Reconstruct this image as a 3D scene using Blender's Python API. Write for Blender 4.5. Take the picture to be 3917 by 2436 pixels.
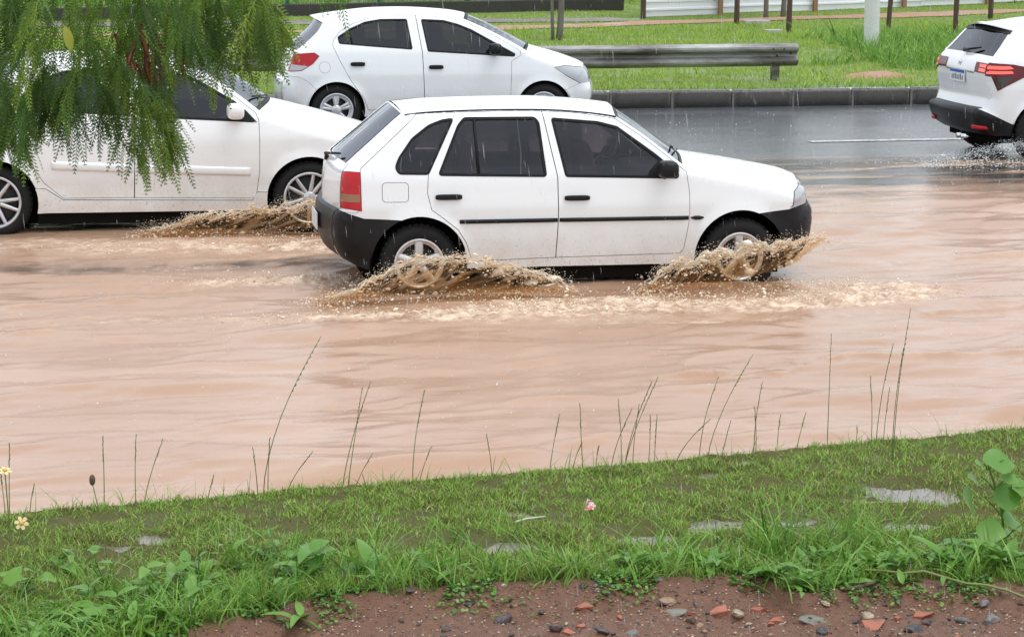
import bpy, bmesh, math, random
import numpy as np
from mathutils import Vector, Matrix, Euler
from mathutils.geometry import delaunay_2d_cdt

R = math.radians
random.seed(7); RNG = np.random.default_rng(11)
for o in list(bpy.data.objects): bpy.data.objects.remove(o)
SC = bpy.context.scene; COL = SC.collection

# ------------------------------------------------------------------ camera
CAM_H = 2.95
cd = bpy.data.cameras.new('camera'); cam = bpy.data.objects.new('camera', cd); COL.objects.link(cam)
cd.sensor_width = 36.0; cd.lens = 36.0*8900/3917; cd.clip_start = 0.1; cd.clip_end = 3000
def cam_matrix(pitch=10.45, yaw=12.5, roll=.35):
    p, y, r = R(pitch), R(yaw), R(roll)
    f = Vector((math.sin(y)*math.cos(p), math.cos(y)*math.cos(p), -math.sin(p)))
    rt = Vector((math.cos(y), -math.sin(y), 0)); up = rt.cross(f)
    r2 = rt*math.cos(r)+up*math.sin(r); u2 = up*math.cos(r)-rt*math.sin(r)
    return Matrix(((r2.x, u2.x, -f.x, 0), (r2.y, u2.y, -f.y, 0), (r2.z, u2.z, -f.z, CAM_H), (0, 0, 0, 1)))
cam.matrix_world = cam_matrix()
cd.dof.use_dof = True; cd.dof.focus_distance = 17.6; cd.dof.aperture_fstop = 45
SC.camera = cam

# ------------------------------------------------------------------ overcast sky, veiled sun, exposure
SUN_EL, SUN_AZ = 74.0, 120.0
w = bpy.data.worlds.new('World'); SC.world = w; w.use_nodes = True
nt = w.node_tree; nt.nodes.clear()
sky = nt.nodes.new('ShaderNodeTexSky'); sky.sky_type = 'NISHITA'; sky.sun_disc = False
sky.sun_elevation = R(SUN_EL); sky.sun_rotation = R(SUN_AZ); sky.dust_density = 1.5; sky.air_density = 1.0; sky.ozone_density = 1.0
hsv = nt.nodes.new('ShaderNodeHueSaturation'); hsv.inputs['Saturation'].default_value = .42
bg = nt.nodes.new('ShaderNodeBackground'); bg.inputs['Strength'].default_value = .15
wo = nt.nodes.new('ShaderNodeOutputWorld')
nt.links.new(sky.outputs[0], hsv.inputs['Color']); cloud = nt.nodes.new('ShaderNodeMix'); cloud.data_type = 'RGBA'; cloud.inputs[0].default_value = .62; cloud.inputs[7].default_value = (5.6, 5.85, 6.15, 1)  # even cloud deck
nt.links.new(hsv.outputs[0], cloud.inputs[6]); nt.links.new(cloud.outputs[2], bg.inputs['Color']); nt.links.new(bg.outputs[0], wo.inputs[0])
sd = bpy.data.lights.new('sun', 'SUN'); sd.energy = 1.0; sd.angle = R(40); sd.color = (1, .985, .965)
so = bpy.data.objects.new('sun', sd); COL.objects.link(so)
_az, _el = R(SUN_AZ), R(SUN_EL)
sdir = Vector((math.sin(_az)*math.cos(_el), math.cos(_az)*math.cos(_el), math.sin(_el)))
so.rotation_euler = (-sdir).to_track_quat('-Z', 'Y').to_euler(); so.location = (0, 0, 30)
vs = SC.view_settings; vs.view_transform = 'Standard'; vs.look = 'None'; vs.gamma = 1; vs.use_curve_mapping = False; vs.exposure = 0.68
SC.cycles.max_bounces = 8; SC.cycles.transparent_max_bounces = 16

# ------------------------------------------------------------------ materials
def mat(name, col, rough=.6, spec=.5, metal=0., coat=0., **k):
    m = bpy.data.materials.new(name); m.use_nodes = True
    b = m.node_tree.nodes['Principled BSDF']
    b.inputs['Base Color'].default_value = (*col, 1); b.inputs['Roughness'].default_value = rough
    b.inputs['Specular IOR Level'].default_value = spec; b.inputs['Metallic'].default_value = metal
    b.inputs['Coat Weight'].default_value = coat
    for kk, v in k.items(): b.inputs[kk.replace('_', ' ')].default_value = v
    return m
def nd(m, t, **k):
    n = m.node_tree.nodes.new(t)
    for a, v in k.items():
        if a.startswith('i_'): n.inputs[a[2:].replace('_', ' ')].default_value = v
        else: setattr(n, a, v)
    return n
def lk(m, a, b): m.node_tree.links.new(a, b)
def ramp(m, fac, stops, interp='LINEAR'):
    n = nd(m, 'ShaderNodeValToRGB'); cr = n.color_ramp; cr.interpolation = interp
    while len(cr.elements) < len(stops): cr.elements.new(.5)
    for e, (p, c) in zip(cr.elements, stops):
        e.position = p; e.color = (*c, 1) if len(c) == 3 else c
    lk(m, fac, n.inputs[0]); return n.outputs[0]
def noise(m, scale, detail=4, rough=.55, vec=None, stretch=None, coord='Object', dist=0.):
    tc = nd(m, 'ShaderNodeTexCoord'); v = tc.outputs[coord]
    if stretch:
        mp = nd(m, 'ShaderNodeMapping'); mp.inputs['Scale'].default_value = stretch; lk(m, v, mp.inputs[0]); v = mp.outputs[0]
    n = nd(m, 'ShaderNodeTexNoise'); n.inputs['Scale'].default_value = scale; n.inputs['Detail'].default_value = detail
    n.inputs['Roughness'].default_value = rough; n.inputs['Distortion'].default_value = dist
    lk(m, v, n.inputs['Vector']); return n.outputs['Fac']
def bsdf(m): return m.node_tree.nodes['Principled BSDF']
def setc(m, out): lk(m, out, bsdf(m).inputs['Base Color'])
def bump(m, h, strength=.3, dist=.01):
    b = nd(m, 'ShaderNodeBump'); b.inputs['Strength'].default_value = strength; b.inputs['Distance'].default_value = dist
    lk(m, h, b.inputs['Height']); lk(m, b.outputs[0], bsdf(m).inputs['Normal']); return b
def mixc(m, f, a, b, blend='MIX'):
    n = nd(m, 'ShaderNodeMix', data_type='RGBA', blend_type=blend)
    for i, v in ((0, f), (6, a), (7, b)):
        if hasattr(v, 'is_output'): lk(m, v, n.inputs[i])
        elif i == 0: n.inputs[0].default_value = v
        else: n.inputs[i].default_value = (*v, 1)
    return n.outputs[2]
def attr(m, name): return nd(m, 'ShaderNodeAttribute', attribute_name=name).outputs['Fac']
def mathn(m, op, a, b=None, clamp=False):
    n = nd(m, 'ShaderNodeMath', operation=op, use_clamp=clamp)
    for i, v in enumerate((a, b)):
        if v is None: continue
        if hasattr(v, 'is_output'): lk(m, v, n.inputs[i])
        else: n.inputs[i].default_value = v
    return n.outputs[0]

def paint(name, base=(.80, .82, .83)):
    m = mat(name, base, .3, .5, coat=1., Coat_Roughness=.04)
    # road film: a little tan grime low on the panels, broken by noise; dark trim on the inner face of the sheet
    tc = nd(m, 'ShaderNodeTexCoord'); sp = nd(m, 'ShaderNodeSeparateXYZ'); lk(m, tc.outputs['Object'], sp.inputs[0])
    n1 = noise(m, 6, 5); n2 = noise(m, 90, 2)
    g = mathn(m, 'SUBTRACT', .62, sp.outputs['Z']); g = mathn(m, 'MULTIPLY', g, 2.2, True)
    g = mathn(m, 'MULTIPLY', g, ramp(m, n1, [(.3, (0, 0, 0)), (.75, (1, 1, 1))]))
    c = mixc(m, mathn(m, 'MULTIPLY', g, .6), base, (.50, .40, .30))
    c = mixc(m, mathn(m, 'MULTIPLY', n2, .05), c, (.6, .6, .58))
    ms = mathn(m, 'MULTIPLY', mathn(m, 'SUBTRACT', .58, sp.outputs['Z']), 3.2, True); sk = ramp(m, noise(m, 62, 3, .7), [(.60, (0, 0, 0)), (.66, (1, 1, 1))])
    c = mixc(m, mathn(m, 'MULTIPLY', mathn(m, 'MULTIPLY', ms, sk), .75), c, (.38, .27, .18))
    geo = nd(m, 'ShaderNodeNewGeometry')
    c = mixc(m, geo.outputs['Backfacing'], c, (.03, .03, .032)); setc(m, c)
    nb = noise(m, 260, 2); bump(m, nb, .06, .002)
    return m
M = {}
M['paint'] = paint('white_car_paint')
M['paint2'] = paint('white_car_paint_pearl', (.81, .82, .81))
def glass(name, tint, refl=(.9, .93, 1)):
    m = bpy.data.materials.new(name); m.use_nodes = True; n = m.node_tree; n.nodes.clear()
    out = n.nodes.new('ShaderNodeOutputMaterial'); tr = n.nodes.new('ShaderNodeBsdfTransparent'); gl = n.nodes.new('ShaderNodeBsdfGlossy')
    tr.inputs[0].default_value = (*tint, 1); gl.inputs[0].default_value = (*refl, 1); gl.inputs['Roughness'].default_value = .03
    fr = n.nodes.new('ShaderNodeFresnel'); fr.inputs[0].default_value = 1.6
    tc = n.nodes.new('ShaderNodeTexCoord'); nz = n.nodes.new('ShaderNodeTexNoise'); nz.inputs['Scale'].default_value = 130; nz.inputs['Detail'].default_value = 2
    bp = n.nodes.new('ShaderNodeBump'); bp.inputs['Strength'].default_value = .035; bp.inputs['Distance'].default_value = .003
    n.links.new(tc.outputs['Object'], nz.inputs['Vector']); n.links.new(nz.outputs[0], bp.inputs['Height'])
    n.links.new(bp.outputs[0], gl.inputs['Normal']); n.links.new(bp.outputs[0], fr.inputs['Normal'])
    mx = n.nodes.new('ShaderNodeMixShader'); n.links.new(fr.outputs[0], mx.inputs[0]); n.links.new(tr.outputs[0], mx.inputs[1]); n.links.new(gl.outputs[0], mx.inputs[2])
    n.links.new(mx.outputs[0], out.inputs[0]); return m
M['glass'] = glass('tinted_side_glass', (.40, .33, .34))
M['glassdark'] = glass('dark_tinted_glass', (.22, .21, .23))
M['screen'] = glass('windscreen_glass', (.55, .60, .60))
def plastic(name, c, r=.45):
    m = mat(name, c, r, .16); n = noise(m, 300, 2); bump(m, n, .15, .001); setc(m, mixc(m, mathn(m, 'MULTIPLY', noise(m, 7, 4), .5), c, tuple(min(1, x*1.8+.004) for x in c))); return m
M['black'] = plastic('black_plastic', (.012, .012, .013), .38)
M['rubber'] = plastic('black_rubber', (.010, .010, .011), .5)
M['tyre'] = plastic('tyre_rubber', (.012, .012, .012), .6)
M['under'] = plastic('dark_underbody', (.008, .007, .006), .9); bsdf(M['under']).inputs['Specular IOR Level'].default_value = 0.
M['fabric'] = plastic('dark_seat_fabric', (.13, .075, .07), .9)
M['trim'] = plastic('dark_cabin_trim', (.06, .055, .06), .8)
M['alloy'] = mat('silver_wheel_paint', (.62, .63, .65), .28, .5, metal=.55)
setc(M['alloy'], mixc(M['alloy'], ramp(M['alloy'], noise(M['alloy'], 14, 4), [(.4, (0, 0, 0)), (.8, (.5, .5, .5))]), (.62, .63, .65), (.34, .30, .26)))
M['darkmetal'] = mat('brake_dark_metal', (.03, .03, .03), .6, metal=.3)
def lens(name, c, r=.08):
    m = mat(name, c, r, .35, coat=.1); tc = nd(m, 'ShaderNodeTexCoord'); wv = nd(m, 'ShaderNodeTexWave'); wv.inputs['Scale'].default_value = 45; wv.inputs['Distortion'].default_value = .6
    lk(m, tc.outputs['Object'], wv.inputs['Vector']); setc(m, mixc(m, wv.outputs['Fac'], tuple(x*.75 for x in c), tuple(min(1, x*1.15) for x in c))); return m
M['red'] = lens('red_lamp_lens', (.46, .006, .012), .2)
M['darkred'] = lens('dark_red_lamp_lens', (.12, .008, .012))
M['amber'] = lens('pale_amber_lens', (.30, .15, .08), .2)
M['clear'] = lens('clear_lamp_lens', (.46, .48, .50), .05)
M['smoke'] = lens('smoked_lamp_lens', (.05, .045, .045))
lit = mat('lit_brake_lamp', (.7, .04, .04), .2); bsdf(lit).inputs['Emission Color'].default_value = (1, .12, .08, 1); bsdf(lit).inputs['Emission Strength'].default_value = .75; M['lit'] = lit
M['chrome'] = mat('chrome', (.7, .72, .74), .12, metal=1.)
M['platewhite'] = mat('plate_white', (.72, .74, .75), .4); setc(M['platewhite'], mixc(M['platewhite'], noise(M['platewhite'], 60, 3), (.66, .68, .7), (.78, .79, .8)))
M['plateblue'] = mat('plate_blue', (.02, .09, .42), .4)
M['ink'] = mat('plate_ink', (.10, .11, .13), .5)

# ------------------------------------------------------------------ mesh helpers
def tag(o, label=None, cat=None, group=None, kind=None):
    if label: o['label'] = label
    if cat: o['category'] = cat
    if group: o['group'] = group
    if kind: o['kind'] = kind
    return o
def link(o, parent=None):
    COL.objects.link(o)
    if parent is not None: o.parent = parent
    return o
def empty(name, loc=(0, 0, 0), rz=0.):
    o = bpy.data.objects.new(name, None); o.location = loc; o.rotation_euler = (0, 0, rz); o.empty_display_size = .2
    return link(o)
def obj(name, me, m, parent=None, smooth=True):
    if isinstance(me, tuple): me = mesh(name, *me, smooth=smooth)
    o = bpy.data.objects.new(name, me)
    if m is not None:
        me.materials.clear(); me.materials.append(M[m] if isinstance(m, str) else m)
    return link(o, parent)
def mesh(name, v, f, smooth=True):
    me = bpy.data.meshes.new(name); me.from_pydata([tuple(p) for p in v], [], [tuple(q) for q in f])
    if smooth: me.polygons.foreach_set('use_smooth', [True]*len(me.polygons))
    me.update(); return me
def npmesh(name, V, F, attrs=None, smooth=True):
    """V (n,3), F list of arrays each (m,k)"""
    me = bpy.data.meshes.new(name)
    F = [np.asarray(f, np.int32) for f in (F if isinstance(F, (list, tuple)) else [F]) if len(f)]
    nl = sum(f.size for f in F); npoly = sum(len(f) for f in F)
    me.vertices.add(len(V)); me.vertices.foreach_set('co', np.asarray(V, np.float32).ravel())
    me.loops.add(nl); me.loops.foreach_set('vertex_index', np.concatenate([f.ravel() for f in F]))
    st = []; k = 0
    for f in F: st.append(k+np.arange(len(f))*f.shape[1]); k += f.size
    me.polygons.add(npoly); me.polygons.foreach_set('loop_start', np.concatenate(st).astype(np.int32))
    if smooth: me.polygons.foreach_set('use_smooth', np.ones(npoly, bool))
    me.update(calc_edges=True)
    for a, val in (attrs or {}).items():
        at = me.attributes.new(a, 'FLOAT', 'POINT'); at.data.foreach_set('value', np.asarray(val, np.float32))
    return me
class MB:
    def __init__(s): s.v = []; s.f = []
    def add(s, v, f):
        k = len(s.v); s.v += [tuple(p) for p in v]; s.f += [tuple(i+k for i in q) for q in f]; return s
    def box(s, lo, hi, T=None):
        x0, y0, z0 = lo; x1, y1, z1 = hi
        v = [(x0, y0, z0), (x1, y0, z0), (x1, y1, z0), (x0, y1, z0), (x0, y0, z1), (x1, y0, z1), (x1, y1, z1), (x0, y1, z1)]
        if T: v = [T(p) for p in v]
        return s.add(v, [(0, 3, 2, 1), (4, 5, 6, 7), (0, 1, 5, 4), (1, 2, 6, 5), (2, 3, 7, 6), (3, 0, 4, 7)])
    def tube(s, pts, rad, n=8, cap=True):
        pts = [Vector(p) for p in pts]; m = len(pts); rad = rad if hasattr(rad, '__len__') else [rad]*m; v = []; f = []
        ref = Vector((0, 0, 1)) if abs((pts[-1]-pts[0]).normalized().z) < .9 else Vector((0, 1, 0))
        for i, p in enumerate(pts):
            t = (pts[min(i+1, m-1)]-pts[max(i-1, 0)]).normalized(); a = t.cross(ref).normalized(); b = t.cross(a)
            for k in range(n):
                an = 2*math.pi*k/n; v.append(p+(a*math.cos(an)+b*math.sin(an))*rad[i])
        for i in range(m-1):
            for k in range(n): f.append((i*n+k, i*n+(k+1) % n, (i+1)*n+(k+1) % n, (i+1)*n+k))
        if cap: f.append(tuple(range(n))[::-1]); f.append(tuple((m-1)*n+k for k in range(n)))
        return s.add(v, f)
    def lathe(s, prof, n=32, axis='y', c=(0, 0, 0), a0=0., a1=2*math.pi):
        """prof list of (radius, along)"""
        full = abs(a1-a0-2*math.pi) < 1e-6; v = []; f = []; m = len(prof); nn = n if full else n+1
        for k in range(nn):
            an = a0+(a1-a0)*k/n; ca, sa = math.cos(an), math.sin(an)
            for r, h in prof:
                p = (r*ca, h, r*sa) if axis == 'y' else (r*ca, r*sa, h)
                v.append((p[0]+c[0], p[1]+c[1], p[2]+c[2]))
        for k in range(n):
            k2 = (k+1) % nn
            for i in range(m-1): f.append((k*m+i, k*m+i+1, k2*m+i+1, k2*m+i))
        return s.add(v, f)
    def mesh(s, name, smooth=True): return mesh(name, s.v, s.f, smooth)
    def obj(s, name, m, parent=None, smooth=True): return obj(name, s.mesh(name, smooth), m, parent)
def bevel_obj(o, wd, seg=2):
    bm = bmesh.new(); bm.from_mesh(o.data)
    bmesh.ops.bevel(bm, geom=[e for e in bm.edges if len(e.link_faces) == 2 and e.calc_face_angle(0) > .5], offset=wd, segments=seg, affect='EDGES', profile=.6, clamp_overlap=True)
    bm.to_mesh(o.data); bm.free(); o.data.polygons.foreach_set('use_smooth', [True]*len(o.data.polygons)); return o

# gradient noise on arrays
def _hash(i, j, s): 
    h = (i.astype(np.int64)*374761393+j.astype(np.int64)*668265263+s*974634777) & 0x7fffffff
    h = ((h ^ (h >> 13))*1274126177) & 0x7fffffff
    return ((h ^ (h >> 16)) & 0xffff)/65535.*2*math.pi
def pnoise(x, y, s=0):
    x = np.asarray(x, float); y = np.asarray(y, float)
    i = np.floor(x); j = np.floor(y); fx = x-i; fy = y-j; u = fx**3*(fx*(fx*6-15)+10); v = fy**3*(fy*(fy*6-15)+10)
    def g(di, dj):
        a = _hash(i+di, j+dj, s); return np.cos(a)*(fx-di)+np.sin(a)*(fy-dj)
    return 1.5*((g(0, 0)*(1-u)+g(1, 0)*u)*(1-v)+(g(0, 1)*(1-u)+g(1, 1)*u)*v)
def fbm(x, y, s=0, o=4, gain=.5):
    t = 0; a = 1.; k = 1.
    for q in range(o): t = t+a*pnoise(np.asarray(x)*k+q*17.3, np.asarray(y)*k-q*9.1, s+q); a *= gain; k *= 2.03
    return t
def smooth01(x): x = np.clip(x, 0, 1); return x*x*(3-2*x)
# ------------------------------------------------------------------ car shell builder
def resample(loop, step, closed=True):
    out = []; n = len(loop)
    for i in range(n if closed else n-1):
        a = np.array(loop[i], float); b = np.array(loop[(i+1) % n], float); k = max(1, int(np.ceil(np.hypot(*(b-a))/step)))
        out += [tuple(a+(b-a)*t/k) for t in range(k)]
    if not closed: out.append(tuple(loop[-1]))
    return out
def inside(P, loop):
    P = np.asarray(P); L = np.asarray(loop); x, y = P[:, 0], P[:, 1]; r = np.zeros(len(P), bool)
    for i in range(len(L)):
        x1, y1 = L[i]; x2, y2 = L[i-1]
        if y1 == y2: continue
        c = ((y1 > y) != (y2 > y)) & (x < (x2-x1)*(y-y1)/(y2-y1)+x1); r ^= c
    return r
def segdist(P, loop, closed=True):
    P = np.asarray(P); L = np.asarray(loop); d = np.full(len(P), 9.)
    for i in range(len(L) if closed else len(L)-1):
        a = L[i]; b = L[(i+1) % len(L)]; ab = b-a; q = ab@ab
        t = np.clip(((P-a)@ab)/max(q, 1e-12), 0, 1); d = np.minimum(d, np.hypot(*(P-a-t[:, None]*ab).T))
    return d
def offset_poly(loop, d):
    L = np.asarray(loop, float); n = len(L); area = .5*sum(L[i-1][0]*L[i][1]-L[i][0]*L[i-1][1] for i in range(n)); sg = 1 if area > 0 else -1; out = []
    for i in range(n):
        a, b, c = L[i-1], L[i], L[(i+1) % n]
        n1 = np.array([(b-a)[1], -(b-a)[0]]); n1 /= max(np.hypot(*n1), 1e-9); n2 = np.array([(c-b)[1], -(c-b)[0]]); n2 /= max(np.hypot(*n2), 1e-9)
        m = n1+n2; m /= max(m@m/2, .5); out.append(tuple(b+sg*d*m))
    return out
def catmull(pts, k=6):
    P = [np.array(p, float) for p in pts]
    if len(P) < 3: return resample(pts, .03, False)
    Q = [2*P[0]-P[1]]+P+[2*P[-1]-P[-2]]; out = []
    for i in range(1, len(Q)-2):
        a, b, c, d = Q[i-1:i+3]
        for t in np.arange(k)/k: out.append(tuple(.5*(2*b+(c-a)*t+(2*a-5*b+4*c-d)*t*t+(3*b-a-3*c+d)*t**3)))
    out.append(tuple(P[-1])); return out
def round_poly(loop, rad, k=4):
    """round the corners of a polygon"""
    L = [np.array(p, float) for p in loop]; out = []
    for i in range(len(L)):
        a, b, c = L[i-1], L[i], L[(i+1) % len(L)]; u = a-b; v = c-b; lu, lv = np.hypot(*u), np.hypot(*v); q = min(rad, lu*.45, lv*.45)
        p0 = b+u/lu*q; p1 = b+v/lv*q
        for t in np.arange(k+1)/k: out.append(tuple((1-t)**2*p0+2*t*(1-t)*b+t*t*p1))
    return out

class Car:
    def __init__(s, segs, bottom, arches, Yk, taper, grid=.04):
        s.segs = {}; X = []; Rr = []; Cx = []; Cz = []; k = 0
        for nm, pts, r0, r1, c0, c1 in segs:
            q = catmull(pts); n = len(q); t = np.linspace(0, 1, n)
            s.segs[nm] = (k, k+n); k += n; X += q; Rr += list(r0+(r1-r0)*t); Cx += list(c0[0]+(c1[0]-c0[0])*t); Cz += list(c0[1]+(c1[1]-c0[1])*t)
        s.P = np.array(X); s.r = np.array(Rr); s.cx = np.array(Cx); s.cz = np.array(Cz); s.arches = arches
        zz = np.arange(-.2, 2., .005); yy = np.interp(zz, [a for a, b in Yk], [b for a, b in Yk]); ker = np.exp(-(np.arange(-14, 15)/5.)**2); ker /= ker.sum()
        s.zt = zz; s.yt = np.convolve(np.pad(yy, 14, 'edge'), ker, 'valid'); s.taper = taper; s.grid = grid
        loop = []
        for p in X:
            if not loop or np.hypot(p[0]-loop[-1][0], p[1]-loop[-1][1]) > 1e-4: loop.append(p)
        # bottom path: rear to front with arches cut in; bottom = [(x,z)...] may hold ('arch', i)
        for b in bottom:
            if b[0] == 'arch':
                xc, zc, Ra, zl = arches[b[1]]; a = math.asin((zl-zc)/Ra)
                for t in np.linspace(math.pi-a, a, 30): loop.append((xc+Ra*math.cos(t), zc+Ra*math.sin(t)))
            else: loop.append(b)
        s.body = loop
        D = [.0, .02, .07, .16, .3, .5, .75, 1.]
        nx = np.gradient(s.P[:, 0]); nz = np.gradient(s.P[:, 1]); ln = np.hypot(nx, nz)+1e-9; nin = np.stack([-nz/ln, nx/ln], 1)  # left of front->rear-over-top travel = inside
        sub = slice(0, None, 2)
        s.ring = np.concatenate([(s.P+nin*(s.r*d)[:, None])[sub] for d in D[1:]])
        gx = np.arange(s.P[:, 0].min()-.02, s.P[:, 0].max()+.02, grid); gz = np.arange(.1, s.P[:, 1].max()+.02, grid)
        G = np.stack(np.meshgrid(gx, gz), -1).reshape(-1, 2); G[:, 0] += (np.arange(len(G))//len(gx) % 2)*grid/2
        s.pts = np.concatenate([s.ring, G]); s.pts = s.pts[inside(s.pts, s.body)]
    def Y(s, x, z):
        x = np.asarray(x, float); z = np.asarray(z, float); y = np.interp(z, s.zt, s.yt)
        (f0, f1, tf), (r0, r1, tr) = s.taper
        y = y-np.clip((x-f0)/(f1-f0), 0, 1.3)**2*tf-np.clip((x-r0)/(r1-r0), 0, 1.3)**2*tr
        for xc, zc, Ra, zl in s.arches:
            d = np.hypot(x-xc, z-zc)-Ra; y = y+.014*np.exp(-(d/.04)**2)
        sh = x.shape; P = np.stack([x.ravel(), z.ravel()], 1); d = np.empty(len(P)); ri = np.empty(len(P))
        for i in range(0, len(P), 4000):
            q = np.hypot(P[i:i+4000, None, 0]-s.P[None, :, 0], P[i:i+4000, None, 1]-s.P[None, :, 1]); j = q.argmin(1)
            ri[i:i+4000] = s.r[j]
            # true segment distance near the closest sample
            for a, b in ((np.maximum(j-1, 0), j), (j, np.minimum(j+1, len(s.P)-1))):
                A = s.P[a]; AB = s.P[b]-A; L2 = (AB**2).sum(1); t = np.clip(((P[i:i+4000]-A)*AB).sum(1)/np.maximum(L2, 1e-12), 0, 1)
                dd = np.hypot(*(P[i:i+4000]-A-t[:, None]*AB).T)
                d[i:i+4000] = dd if a is not j else np.minimum(d[i:i+4000], dd)
        d = d.reshape(sh); ri = ri.reshape(sh)
        c = np.clip(d, 0, ri); return y-ri+np.sqrt(np.maximum(ri**2-(ri-c)**2, 0))
    def surf(s, x, z, off=0.):
        x = np.asarray(x, float); z = np.asarray(z, float); y = s.Y(x, z)
        if off == 0: return np.stack([x, y, z], -1)
        e = .004; gx = (s.Y(x+e, z)-s.Y(x-e, z))/(2*e); gz = (s.Y(x, z+e)-s.Y(x, z-e))/(2*e)
        gx = np.clip(gx, -3, 3); gz = np.clip(gz, -3, 3); l = np.sqrt(1+gx*gx+gz*gz)
        return np.stack([x-off*gx/l, y+off/l, z-off*gz/l], -1)
    def panel(s, poly, cuts=(), off=0., rim=.014, side=-1, step=.022):
        loops = [resample(s.body, .03), resample(poly, step)]+[resample(c, step) for c in cuts]
        V = []; E = []
        for L in loops:
            k = len(V); V += L; E += [(k+i, k+(i+1) % len(L)) for i in range(len(L))]
        pt = s.pts[inside(s.pts, poly)]
        for c in cuts:
            if len(pt): pt = pt[~inside(pt, c)]
        if len(pt):
            keep = segdist(pt, poly) > .006
            for c in cuts: keep &= segdist(pt, c) > .006
            pt = pt[keep]
        V += [tuple(p) for p in pt]
        ov, oe, of, *_ = delaunay_2d_cdt([Vector(p) for p in V], E, [], 0, 1e-5)
        ov = np.array([tuple(p) for p in ov]); of = np.array([f for f in of if len(f) == 3]); c = ov[of].mean(1)
        k = inside(c, poly) & inside(c, s.body)
        for q in cuts: k &= ~inside(c, q)
        of = of[k]
        if not len(of): return [], []
        a = ov[of]; ar = (a[:, 1, 0]-a[:, 0, 0])*(a[:, 2, 1]-a[:, 0, 1])-(a[:, 2, 0]-a[:, 0, 0])*(a[:, 1, 1]-a[:, 0, 1])
        of = of[np.abs(ar) > 1e-9]; ar = ar[np.abs(ar) > 1e-9]; of[ar < 0] = of[ar < 0][:, ::-1]
        used, inv = np.unique(of, return_inverse=True); of = inv.reshape(of.shape); p2 = ov[used]
        T = s.surf(p2[:, 0], p2[:, 1], off); v = [tuple(p) for p in T]; f = [tuple(q) for q in of]
        if rim:
            cnt = {}
            for q in f:
                for i in range(3):
                    e = (q[i], q[(i+1) % 3]); cnt[e] = cnt.get(e, 0)+1
            be = [e for e in cnt if (e[1], e[0]) not in cnt]; mp = {}
            for a_, b_ in be:
                for i in (a_, b_):
                    if i not in mp: mp[i] = len(v); v.append(tuple(T[i])); v.append((T[i][0], T[i][1]-rim, T[i][2]))
                i, j = mp[a_], mp[b_]; f.append((j, i, i+1, j+1))
        if side < 0: v = [(x, -y, z) for x, y, z in v]
        else: f = [tuple(q)[::-1] for q in f]
        return v, f
    def strip(s, seg, smin=-1., smax=1., off=0., a=0., b=1., n=21):
        i0, i1 = s.segs[seg]; m = i1-i0; ia = i0+int(round(a*(m-1))); ib = i0+int(round(b*(m-1)))+1
        P = s.P[ia:ib]; ye = s.Y(P[:, 0], P[:, 1]); S = np.linspace(smin, smax, n)
        tx = np.gradient(s.P[i0:i1, 0])[ia-i0:ib-i0]; tz = np.gradient(s.P[i0:i1, 1])[ia-i0:ib-i0]; l = np.hypot(tx, tz)+1e-9
        nx, nz = tz/l, -tx/l   # outward
        w = (1-S**2)**1.5
        X = (P[:, 0]+off*nx)[:, None]+s.cx[ia:ib, None]*w; Z = (P[:, 1]+off*nz)[:, None]+s.cz[ia:ib, None]*w; Yy = ye[:, None]*S[None, :]
        v = np.stack([X, Yy, Z], -1).reshape(-1, 3); m2 = len(P); f = []
        for r in range(m2-1):
            for c in range(n-1): f.append((r*n+c, r*n+c+1, (r+1)*n+c+1, (r+1)*n+c))
        return [tuple(p) for p in v], f
    def strip_pt(s, seg, t, S):
        i0, i1 = s.segs[seg]; i = i0+int(round(t*(i1-i0-1))); w = (1-S*S)**1.5
        return Vector((s.P[i, 0]+s.cx[i]*w, float(s.Y(s.P[i, 0], s.P[i, 1]))*S, s.P[i, 1]+s.cz[i]*w))
    def bar(s, pts, h, th, side, taper_ends=False):
        """moulding that follows the side surface: pts [(x,z)], height h, stand-off th"""
        pts = resample(pts, .05, False); v = []; f = []; n = len(pts)
        for i, (x, z) in enumerate(pts):
            hh = h*(.35 if taper_ends and i in (0, n-1) else 1); t = th*(.3 if i in (0, n-1) else 1)
            for dz, o in ((-.5, -.004), (-.5, t*.6), (-.25, t), (.25, t), (.5, t*.6), (.5, -.004)):
                p = s.surf(np.array(x), np.array(z+dz*hh), o); v.append((p[0], side*p[1], p[2]))
        for i in range(n-1):
            for k in range(5): f.append((i*6+k, i*6+k+1, (i+1)*6+k+1, (i+1)*6+k))
        f.append(tuple(range(6))); f.append(tuple((n-1)*6+k for k in range(6)))
        if side < 0: f = [q[::-1] for q in f]
        return v, f

def join_geo(*gs):
    v = []; f = []
    for a, b in gs:
        k = len(v); v += list(a); f += [tuple(i+k for i in q) for q in b]
    return v, f

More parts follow.
